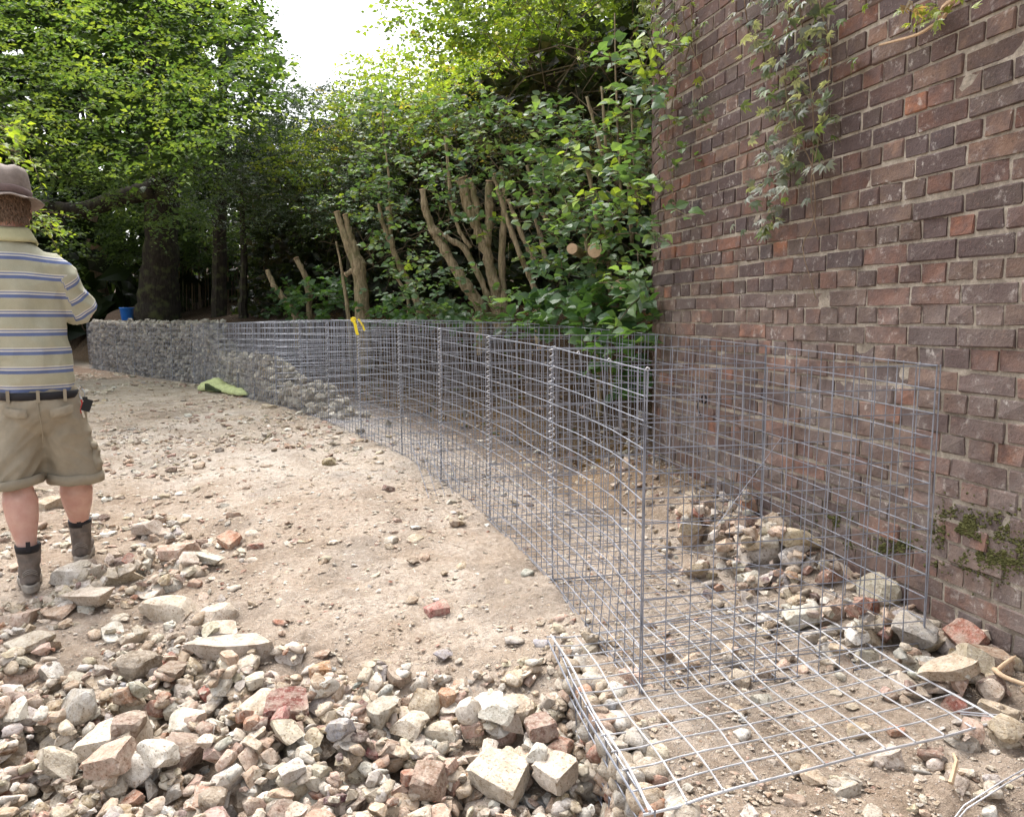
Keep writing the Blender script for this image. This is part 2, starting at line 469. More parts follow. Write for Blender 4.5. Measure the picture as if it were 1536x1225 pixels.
for k in range(int((HZ + .45) / CH_)):
    z = -.45 + k * CH_ + .0375
    L = .1125 if k % 2 else .225
    s = rng.uniform(-.02, .02) + (.056 if k % 2 else 0) - .1
    dz_run = rng.normal(0, .002)
    while s < WLEN + WARC:
        sm = s + L / 2
        if sm > .06 and sm < WLEN + WARC - .06:
            p, A = wall(sm)
            c = pal[rng.choice(len(pal), p=palw)] * rng.uniform(.8, 1.25)
            if z < 1.3: c = c * .9 + np.array([.135, .10, .085]) * .35 
            bricks.append(dict(s=sm, z=z + dz_run + rng.normal(0, .0018), L=L, A=A, c=c, out=rng.uniform(.0028, .0075)))
        s += L
BTM = {}
for L in (.225, .1125):
    BTM[L] = []
    for i in range(9):
        V = chamfer_box(((L - .011) / 2, .045, .0325 - rng.uniform(0, .0012)), rng.uniform(.0015, .004), .0021)
        BTM[L].append((V, mesh_np("brick", V, CT, MBO)))
def bproj(b):
    x, y, z = wall_pt(b['s'], b['z'], 0)
    f = np.array([0, math.cos(PITCH), -math.sin(PITCH)]); r = np.array([x, y, z]) - CAMP
    d = r @ f
    if d < .3: return -1
    u = 768 + FOC * r[0] / d; v = 612.5 - FOC * (r @ np.array([0, math.sin(PITCH), math.cos(PITCH)])) / d
    if not (-20 < u < 1556 and -20 < v < 1245) or b['s'] > WLEN + .9 or z < -.05: return -1
    nrm = np.array([-math.cos(b['A']), math.sin(b['A']), 0]); return b['L'] * max(.02, -(nrm @ r) / np.linalg.norm(r)) / d ** 2
sc_ = np.array([bproj(b) for b in bricks]); top = set(np.argsort(-sc_)[:300].tolist())
g = Geo(); w0 = wloc(wt)
for i, b in enumerate(bricks):
    x, y, z = wall_pt(b['s'], b['z'], b['out'] - .045)
    A = b['A'] + rng.normal(0, .006)
    V, me = BTM[b['L']][rng.integers(9)]
    rz = math.pi / 2 - A; ry = rng.normal(0, .004)
    if i in top:
        o = obj("brick", me, wt, np.array([x, y, z]) - w0); o.rotation_euler = (0, ry, rz); o.color = (*b['c'], 1)
    else:
        R = np.array(Matrix.Rotation(rz, 3, 'Z') @ Matrix.Rotation(ry, 3, 'Y')); g.add(V @ R.T + (x, y, z), None, CT, b['c'])
o = g.part("brick", MBS, wt); o['kind'] = 'stuff'
# weep hole pipe with a loose cable end
pw = at_y(1062, 600, 4.42); 
def on_wall(u, v, out=0.0):
    """point where the sight line meets the wall face"""
    r = ray(u, v); best = None
    for s in np.linspace(0.3, WLEN + 1.2, 900):
        p, A = wall(s); t = p[1] / r[1]; e = abs(p[0] - r[0] * t)
        if best is None or e < best[0] - 1e-6: best = (e, s, CAMP[2] + r[2] * t)
    return best[1], best[2]
s_, z_ = on_wall(1062, 598)
g = Geo(); p0 = np.array(wall_pt(s_, z_, -.02)); p1 = np.array(wall_pt(s_, z_, .012)); d = p1 - p0
for ra, rb in ((.028, .021),):
    th = np.linspace(0, 2 * math.pi, 17)[:-1]; ax = np.array([d[1], -d[0], 0]); ax /= np.linalg.norm(ax); up = np.array([0, 0, 1.])
    rings = [p0 + 0 * d, p1, p1, p0 - d * .5]
    rr = [ra, ra, rb, rb]
    V = np.vstack([c + r_ * (np.cos(th)[:, None] * ax + np.sin(th)[:, None] * up) for c, r_ in zip(rings, rr)])
    q = [[i * 16 + j, i * 16 + (j + 1) % 16, (i + 1) * 16 + (j + 1) % 16, (i + 1) * 16 + j] for i in range(3) for j in range(16)]
    g.add(V, q)
    g.add(np.vstack([V[48:64], p0 - d * .5]), None, [[j, (j + 1) % 16, 16] for j in range(16)])
MBLK = m_simple("black_plastic", (.012, .012, .013), .5, .2)
g.part("drain_pipe", MBLK, wt)
g = Geo(); t = np.linspace(0, 1, 12)
P = p1 + np.stack([ -.02 * np.sin(t * 3), -.02 * t, -.09 * t ** 1.3 + .0], 1) + d * .5
tube(g, P, .003, 6); g.part("cable", MBLK, wt)
# moss growing on the face
MMOSS = m_simple('moss_green', (.095, .095, .032), .95, .5, 60, .6, .01)
def moss(u0, v0, su, sv, n, label=None):
    g = Geo(); iv0 = np.array([[1,0,0],[-1,0,0],[0,1,0],[0,-1,0],[0,0,1],[0,0,-1]], float); it0 = np.array([[0,2,4],[2,1,4],[1,3,4],[3,0,4],[2,0,5],[1,2,5],[3,1,5],[0,3,5]])
    for _ in range(n):
        u, v = u0 + rng.normal(0, su), v0 + rng.normal(0, sv)
        r = abs(rng.normal(.002, .0015)) + .0015
        s, z = moss_cache(u, v)
        if noise.noise(Vector((s * 22, z * 22, 1.5))) + .35 * noise.noise(Vector((s * 60, z * 60, 4))) < rng.uniform(-.22, .12): continue
        c = np.array([.11, .11, .03]) * rng.uniform(.35, 1.3) + np.array([rng.uniform(0, .03), 0, 0])
        V = iv0 * (r, r, r) * rng.uniform(.5, 1.7, iv0.shape) + np.array(wall_pt(s, z, rng.uniform(.002, .007)))
        g.add(V, None, it0, c)
    o = g.part("moss", MMOSS, wt); o['kind'] = 'stuff'
def moss_cache(u, v):
    r = ray(u, v)
    # straight part only: x = 2.3125 + WS*y, x = rx/ry*y
    y = 2.3125 / (r[0] / r[1] - WS); return (y - WY0) * _k, CAMP[2] + r[2] / r[1] * y
moss(1450, 800, 17, 15, 2200); moss(1468, 838, 28, 11, 1500); moss(1512, 830, 22, 20, 1100); moss(1425, 828, 12, 6, 250); moss(1335, 818, 26, 6, 700); moss(1255, 782, 14, 6, 300); moss(1200,760,16,8,200); moss(1480, 790, 40, 30, 300)
# ------------------------------------------------------------------ gabion baskets
def wire_panel(g, a, b, c, d, nu, nv, r, wob=.003, sides=4, edge=1.12, seg=3, bow=0.0):
    """quad a-b-c-d (a->b is u, a->d is v) of straight welded wires"""
    a, b, c, d = [np.asarray(p, float) for p in (a, b, c, d)]
    nrm = np.cross(b - a, d - a); nrm /= np.linalg.norm(nrm)
    ph = rng.uniform(0, 6, 4)
    def P(u, v):
        p = a * (1 - u) * (1 - v) + b * u * (1 - v) + c * u * v + d * (1 - u) * v
        w_ = bow * math.sin(math.pi * u) * math.sin(math.pi * v) + wob * (math.sin(u * 5 + ph[0]) * math.sin(v * 4 + ph[1]))
        return p + nrm * w_
    for i in range(nu + 1):
        u = i / nu + (rng.normal(0, .0012) if 0 < i < nu else 0)
        q = [P(u, v) + nrm * r * .9 + rng.normal(0, .0009, 3) for v in np.linspace(-.004, 1.004, seg + 1)]
        tube(g, q, r * (edge if i in (0, nu) else 1), sides, caps=False)
    for j in range(nv + 1):
        v = j / nv + (rng.normal(0, .0012) if 0 < j < nv else 0)
        q = [P(u, v) - nrm * r * .9 + rng.normal(0, .0009, 3) for u in np.linspace(-.004, 1.004, seg + 1)]
        tube(g, q, r * (edge if j in (0, nv) else 1), sides, caps=False)
def spiral(g, a, b, R, pitch, r, per=8, sides=4):
    a, b = np.asarray(a, float), np.asarray(b, float); L = np.linalg.norm(b - a); n = int(L / pitch * per)
    t = np.linspace(0, 1, n); th = t * L / pitch * 2 * math.pi
    ax = (b - a) / L; e1 = np.cross(ax, (.3, .9, .2)); e1 /= np.linalg.norm(e1); e2 = np.cross(ax, e1)
    rr = R * (1 + .18 * np.sin(th * .37) + .1 * np.sin(th * .13))
    P = a + np.outer(t, b - a) + rr[:, None] * (np.cos(th)[:, None] * e1 + np.sin(th)[:, None] * e2)
    tube(g, P, r, sides, caps=False)
UP = np.array([0, 0, 1.0])
NB = len(FP) - 1
ORD = ["nearest the camera, standing empty", "second from the camera, empty", "third from the camera, behind the loose mesh flap",
 "fourth from the camera, empty", "fifth from the camera, yellow strap at its far corner", "sixth from the camera, just beyond the yellow strap",
 "seventh from the camera, a little stone in its bottom", "eighth from the camera, low pale stones at its foot",
 "ninth from the camera, about two thirds full", "tenth from the camera, stone stepping down by the green sack", "eleventh from the camera, nearly full, right behind the green sack",
 "twelfth from the camera, filling sloping from its far corner", "thirteenth from the camera, first one brimming", "just right of the bend in the full row, brimming with stone",
 "just left of the bend in the full row, brimming with stone", "packed full, in front of the big dark trunk", "packed full, blue bucket standing on it",
 "full, left of the blue bucket", "packed full, next to last at the far end", "last at the far end of the row, by the man's elbow"]
baskets = []
for i in range(NB):
    f0, f1 = FP[i].copy(), FP[i + 1].copy(); b0, b1 = BPT[i].copy(), BPT[i + 1].copy()
    near = i < 5
    r = .0019 if i < 2 else (.0018 if near else (.0020 if i < 8 else .0032))
    sd = 5 if i < 2 else (4 if i < 5 else 3)
    nn = 13
    bk = thing("gabion_basket", (f0 + f1 + b0 + b1) / 4, "welded wire gabion basket, " + ORD[i], "gabion basket", "welded wire gabion baskets in the row along the bank")
    jf = rng.normal(0, .006, 3) if near else np.zeros(3)
    g = Geo(); wire_panel(g, f0, f1, f1 + UP + jf, f0 + UP, nn, nn, r, .012, sd, bow=.02 if near else 0); g.part("front_panel", MW, bk)
    g = Geo(); wire_panel(g, f0, b0, b0 + UP, f0 + UP, nn, nn, r, .009, sd); g.part("side_panel", MW, bk)
    if i < 12:
        g = Geo(); wire_panel(g, b0, b1, b1 + UP, b0 + UP, nn, nn, r, .01, sd if i < 3 else 3); g.part("back_panel", MW, bk)
    if i < 8:
        g = Geo(); wire_panel(g, f0 + UP * .012, f1 + UP * .012, b1 + UP * .012, b0 + UP * .012, nn, nn, r, .006, 4 if i < 2 else 3); g.part("base_panel", MW, bk)
    if i > 0:
        g = Geo()
        o_ = np.append(-FN[i] * .006, 0)
        spiral(g, f0 + o_, f0 + o_ + UP, .0115, .026 if i < 6 else .05, .0014 if i < 6 else .0018, 9 if i < 4 else 5, 4 if i < 6 else 3)
        g.part("joining_spiral", MW2, bk)
    if i == 0:
        g = Geo()
        tube(g, [f0 - [.006, .002, .0], f0 + UP * .5 - [.006, .0, 0], f0 + UP * 1.0 - [.007, .002, 0]], .0021, 6)
        tube(g, [b0 + [.004, -.005, -.01], b0 + UP * .5 + [.008, -.007, 0], b0 + UP * 1.004 + [.006, -.004, 0]], .0022, 6)
        g.part("corner_wire", MW, bk)
        # wire ends clipped round the top rim
        g = Geo()
        for t in (.0, .33, .66, .98):
            c = f0 + (f1 - f0) * t + UP * 1.004
            th = np.linspace(0, 2 * math.pi * 1.6, 14)
            tube(g, np.stack([c[0] + .005 * np.cos(th), c[1] + .012 * th / 8 - .01, c[2] + .005 * np.sin(th)], 1), .0014, 5)
        g.part("tie_wire", MW2, bk)
        # long bracing wire from the front face down to the back
        g = Geo()
        m = f0 * .35 + f1 * .65
        tube(g, [b0 + UP * .10 + [0, .03, 0], b0 * .6 + m * .4 + UP * .27, m + UP * .34], .0013, 5)
        tube(g, [b0 * .15 + b1 * .85 + UP * .62, b0 * .5 + f1 * .5 + UP * .36, f1 + UP * .31], .0013, 5)
        g.part("bracing_wire", MW, bk)
    baskets.append(bk)
# a loose flap of mesh leaning out of the third basket
g = Geo()
a = at_z(655, 778, .05); b = at_z(706, 756, .06); c0 = np.array([-.36, 4.92, .30]); d0 = np.array([-.56, 4.86, .26])
a = np.array([-.475, 4.55, .045]); b = np.array([-.30, 4.72, .05]); c0 = np.array([-.47, 5.22, .36]); d0 = np.array([-.66, 5.05, .36])
wire_panel(g, a, b, c0, d0, 4, 9, .0017, .004, 4)
g.solo("mesh_flap", MW, "small loose flap of wire mesh leaning out from the baskets onto the sand", "wire mesh")

# lower course: buried basket whose lid lies flat on the ground in front
z0 = .036
lgc = [np.append(p, z0) for p in LG]
lo = thing("gabion_basket", (.7, 2.3, 0), "buried lower gabion basket in the foreground, its flat lid lying over earth and rubble", "gabion basket")
g = Geo()
A_, B_, C_, D_ = lgc[1], lgc[2], lgc[3], lgc[0]
# lid as a gently buckled mesh following the earth
def lidP(u, v):
    p = A_ * (1 - u) * (1 - v) + B_ * u * (1 - v) + C_ * u * v + D_ * (1 - u) * v
    zz_ = .006 * math.sin(u * 7 + v * 3) + .005 * math.sin(v * 9 + 2 * u) + .012 * (1 - v) * math.sin(u * math.pi) + .022 * u
    if u < .01: zz_ += .012
    return p + [.004 * math.sin(v * 11), .004 * math.sin(u * 13 + v), zz_]
for i in range(12):
    u = i / 11
    tube(g, [lidP(u + (.022 * math.exp(-((v - .3) / .1) ** 2) if i in (3, 4) else 0), v) + UP * .002 for v in np.linspace(0, 1, 14)], .0025 if 0 < i < 11 else .0034, 6)
for j in range(13):
    v = j / 12
    tube(g, [lidP(u, v) - UP * .003 for u in np.linspace(-.015, 1.01, 14)], .0024 if 0 < j < 12 else .0034, 6)
g.part("lid_panel", MW2, lo)
g = Geo(); wire_panel(g, A_ - UP * .95, D_ - UP * .95, D_ + UP * .01, A_ + UP * .01, 12, 12, .0024, .012, 5, bow=.02)
tube(g, [D_ + [-.015, 0, .0], D_ * .5 + A_ * .5 + [-.03, 0, .006], A_ + [-.012, 0, .01]], .0032, 6)
g.part("side_panel", MW, lo)
g = Geo(); wire_panel(g, B_ - UP * .95, A_ - UP * .95, A_ - UP * .05, B_ - UP * .05, 12, 12, .0024, .01, 5); g.part("front_panel", MW, lo)
g = Geo(); q = B_ + [.03, -.0, .0]
spiral(g, q - UP * .9, q - UP * .06, .014, .04, .002, 9, 5); g.part("joining_spiral", MW2, lo)
g = Geo()
for k in range(2):
    o_ = np.array([.005 * k, -.004 * k, -.005 * k])
    tube(g, [B_ + [-.08, .05, .03] + o_, B_ + [.02, .02, .035] + o_, B_ + [.05, -.03, .03] + o_, B_ + [.03, -.12, .03] + o_, B_ + [-.04, -.2, .02] + o_, B_ + [-.14, -.25, .01] + o_, B_ + [-.26, -.30, -.02] + o_, A_ * .5 + B_ * .5 + [.05, -.28, -.06]], .0020, 6)
g.part("rim_wire", MW2, lo)

# ------------------------------------------------------------------ stones
def smooth_noise_disp(V, amp, f, seed):
    return V * (1 + amp * np.array([noise.noise(Vector(v * f) + Vector((seed, seed * .7, 0))) for v in V]))[:, None]
def chop(V, planes, lo_, hi):
    for _ in range(planes):
        n = rng.normal(0, 1, 3); n /= np.linalg.norm(n); d = rng.uniform(lo_, hi)
        e = V @ n - d; V = V - np.where(e > 0, e, 0)[:, None] * n
    return V
def norm_box(V):
    lo_, hi = V.min(0), V.max(0); return (V - (lo_ + hi) / 2) / (hi - lo_) * 2
def rock(sub, kind, seed):
    V, T = ico(sub)
    if kind == 'angular': V = chop(V, 11, .34, .7)
    elif kind == 'round': V = chop(V, 10, .58, .85)
    elif kind == 'slab':
        V = chop(V, 9, .4, .75); V[:, 2] = np.clip(V[:, 2], -.33, .28 + .08 * V[:, 0])
    elif kind == 'block':      # piece of brick: a box with a broken end
        s = np.abs(V).max(1)[:, None]; Bx = V / s
        V = Bx * .93 + V * .10
        V = chop(V, 2, .75, 1.15)
        n = np.array([1, rng.uniform(-.5, .5), rng.uniform(-.4, .4)]); n /= np.linalg.norm(n); d = rng.uniform(.3, .8)
        e = V @ n - d; V = V - np.where(e > 0, e, 0)[:, None] * n
    am = {'angular': .11, 'round': .09, 'slab': .07, 'block': .04}[kind]
    V = smooth_noise_disp(V, am, 2.1, seed)
    if sub > 1: V = smooth_noise_disp(V, am * .45, 5.5, seed + 9)
    if sub > 2: V = smooth_noise_disp(V, am * .25, 13, seed + 4)
    return norm_box(V), T
KINDS = ['angular', 'round', 'slab', 'block']
LIB = {k: [(rock(3, k, s * 3.3 + 1), rock(2, k, s * 2.9 + 60), rock(1, k, s * 5.1 + 30)) for s in range(7)] for k in KINDS}
# palette: name -> base colour
STC = {'cream': (.60, .53, .44), 'white': (.68, .65, .60), 'beige': (.50, .41, .31), 'brown': (.31, .225, .165), 'pinkish': (.54, .39, .31),
       'red': (.34, .17, .125), 'orange': (.43, .24, .155), 'grey': (.42, .395, .36), 'blue-grey': (.35, .36, .38), 'dark': (.15, .105, .085), 'maroon': (.21, .085, .055)}
def clump_col(zone):
    if zone == 'wall': p = dict(cream=.17, white=.11, beige=.19, brown=.22, pinkish=.10, red=.05, orange=.005, grey=.14, dark=.03)
    elif zone == 'far': p = dict(cream=.34, white=.14, beige=.24, brown=.05, pinkish=.14, red=.02, orange=.01, grey=.08)
    else: p = dict(cream=.33, white=.17, beige=.19, brown=.11, pinkish=.10, red=.025, orange=.012, grey=.08, dark=.008); p['blue-grey'] = .012
    k = list(p); v = np.array([p[a] for a in k]); return k[rng.choice(len(k), p=v / v.sum())]
# height map onto which the stones are dropped
HX0, HY0, HD = -5.2, 1.15, .012
HW, HH = int(7.6 / HD), int(7.5 / HD)
hx = HX0 + np.arange(HW) * HD; hy = HY0 + np.arange(HH) * HD
_X, _Y = np.meshgrid(hx, hy); HM = ground_h(_X, _Y); HB = HM.copy()
STONES = []
MANF = [(-2.09, 3.30), (-2.02, 3.58)]
def drop(x, y, a, b, c, yaw, kind, cname, embed=.3, maxpile=.14, hero=None, tilt=.25, force=False):
    R_ = max(a, b)
    if not (HX0 + R_ < x < HX0 + (HW - 2) * HD - R_ and HY0 + R_ < y < HY0 + (HH - 2) * HD - R_):
        zb = float(ground_h(x, y)); z = zb + c * (1 - 2 * embed) ; tz = 0
        if not hero and wall_dist(x, y) < R_ * .8: return False
        STONES.append(dict(p=(x, y, z), s=(a, b, c), yaw=yaw, tilt=(rng.normal(0, tilt), rng.normal(0, tilt)), kind=kind, c=cname, hero=hero, v=rng.integers(7))); return True
    i0, i1 = int((x - R_ - HX0) / HD), int((x + R_ - HX0) / HD) + 2; j0, j1 = int((y - R_ - HY0) / HD), int((y + R_ - HY0) / HD) + 2
    if wall_dist(x, y) < R_ * .75 and not hero: return False
    X, Y = _X[j0:j1, i0:i1] - x, _Y[j0:j1, i0:i1] - y
    cs, sn = math.cos(yaw), math.sin(yaw); u, v = (X * cs + Y * sn) / a, (-X * sn + Y * cs) / b
    q = u * u + v * v; m = q < .8
    if not m.any(): return False
    sub = HM[j0:j1, i0:i1]; base = HB[j0:j1, i0:i1]
    hgt = np.percentile(sub[m], 62); 
    if hgt - base[m].mean() > maxpile and not force: return False
    # tilt follows the local slope
    gx_ = np.clip((sub[m] * u[m]).mean() / max(1e-6, (u[m] ** 2).mean()) / a, -.6, .6); gy_ = np.clip((sub[m] * v[m]).mean() / max(1e-6, (v[m] ** 2).mean()) / b, -.6, .6)
    z = hgt + c * (1 - 2 * embed)
    dome = z + c * .92 * np.sqrt(np.clip(1 - q * .85, 0, 1)); mm = q < 1
    sub[mm] = np.maximum(sub[mm], dome[mm])
    STONES.append(dict(p=(x, y, z), s=(a, b, c), yaw=yaw, tilt=(gy_ * (.25 if hero else .5) + rng.normal(0, tilt), -gx_ * (.25 if hero else .5) + rng.normal(0, tilt)), kind=kind, c=cname, hero=hero, v=rng.integers(7))); return True
def pick_kind(cn):
    if cn in ('red', 'orange'): return 'block' if rng.random() < .7 else 'angular'
    return KINDS[rng.choice(4, p=[.55, .14, .22, .09])]
def scatter(n, dens, rng_x, rng_y, smin, smax, power, zone, embed=(.2, .5), maxpile=.14, tilt=.25, flat=1.0):
    c_ = 0; X = rng.uniform(*rng_x, n); Y = rng.uniform(*rng_y, n); D = dens(X, Y); S = smin * (smax / smin) ** (rng.random(n) ** power)
    o = np.argsort(-S)
    for i in o:
        if rng.random() > D[i]: continue
        if any((X[i] - a) ** 2 + ((Y[i] - b) * .8) ** 2 < (.10 + S[i] * .5) ** 2 for a, b in MANF): continue
        cn = clump_col(zone); kd = pick_kind(cn); s = S[i] / 2
        a = s * rng.uniform(.9, 1.25); b = a * rng.uniform(.6, .95); c = b * rng.uniform(.5, .85) * flat
        if kd == 'slab': c *= .6
        c_ += drop(X[i], Y[i], a, b, c, rng.uniform(0, 6.28), kd, cn, rng.uniform(*embed), maxpile, tilt=tilt)
    return c_
def d_front(x, y):       # dense rubble in the foreground; the sandy track stays open
    d, _ = chain(x, y)
    left = (x < left_line(y) - .0) & (x < .35)
    # boundary of the dense part: y limit as a function of x
    lim = np.interp(x, [-3, -2.4, -1.9, -1.55, -1.2, -.9, -.5, -.15, .1, .2], [3.5, 4.2, 4.4, 4.3, 3.35, 2.75, 2.45, 2.55, 2.72, 2.75])
    n_ = grid_noise(x, y, 2.2, 21)
    t = sstep(lim - y + n_ * .5, -.12, .18)
    return np.where(left, t, 0.0)
def d_track(x, y):
    d, _ = chain(x, y); n_ = grid_noise(x, y, 1.1, 22) + .4 * grid_noise(x, y, 3, 23)
    patch = sstep(n_, -.1, .3)
    far = sstep(y, 3.6, 5.6)
    return np.where((d < -.04), (.10 + .9 * patch) * (.30 + .70 * far), 0)
def d_wall(x, y):
    wd = wall_dist(x, y); d, _ = chain(x, y)
    t = 1 - sstep(wd, .35, .75); t2 = sstep(x - (1.33 + (2.1 - y) * .1), -.05, .08) * (y < 2.95)
    t3 = np.maximum(t * (y > 2.2), t2)
    return np.where((wd > .0) & (y < 6), t3, 0)
def d_in(x, y):
    d, _ = chain(x, y); n_ = grid_noise(x, y, 1.7, 24)
    return np.where((d > .02) & (y > 2.3) & (wall_dist(x, y) > 0.02), .35 + .65 * sstep(n_, -.05, .25), 0)
def d_lg(x, y):
    ins = (x > left_line(y) + .01) & (x < 1.35 + (2.05 - y) * .3) & (y < 2.9)
    edge = 1 - sstep(x - left_line(y), .10, .22)
    frontp = 1 - sstep(y - (1.71 + (x - .3) * .34), -.02, .05)
    return np.where(ins, .12 + .88 * np.maximum(edge, frontp), 0)
FLAT = lambda x, y: sstep(y + .12 * x, 2.1, 2.5)
dA_ = lambda x, y: d_front(x, y) * FLAT(x, y) * (.25 + .75 * sstep(grid_noise(x, y, 2.4, 61), -.15, .12))
dB_ = lambda x, y: d_front(x, y) * (1 - FLAT(x, y))
scatter(2300, dA_, (-3.1, .34), (1.9, 4.6), .05, .15, 2.5, 'front', (.3, .55), .07, .16)
scatter(6500, dA_, (-3.1, .34), (1.9, 4.6), .018, .065, 1.5, 'front', (.25, .5), .06, .22)
scatter(2600, dB_, (-2.2, .34), (1.25, 2.7), .045, .11, 1.7, 'front', (.22, .42), .12, .2)
scatter(3600, dB_, (-2.2, .34), (1.25, 2.7), .022, .065, 1.4, 'front', (.2, .42), .10, .3)
scatter(900, d_wall, (.8, 2.3), (1.25, 3.9), .05, .15, 2.0, 'wall', (.12, .3), .20, .35)
scatter(1500, d_wall, (.6, 2.3), (1.25, 5.9), .025, .07, 1.5, 'wall', (.15, .35), .18, .35)
scatter(1300, d_in, (-1.5, 1.6), (2.3, 8.0), .02, .075, 1.7, 'wall', (.25, .5), .07, .25)
scatter(900, d_lg, (.1, 1.5), (1.2, 2.95), .022, .085, 1.5, 'front', (.25, .45), .06, .25)
scatter(6500, d_track, (-5.1, .2), (2.6, 8.4), .022, .085, 2.0, 'far', (.2, .5), .06, .16, .75)
scatter(5500, d_track, (-10.5, -1.5), (8.3, 16.5), .035, .12, 1.9, 'far', (.2, .5), .06, .16, .8)
print("stones", len(STONES))
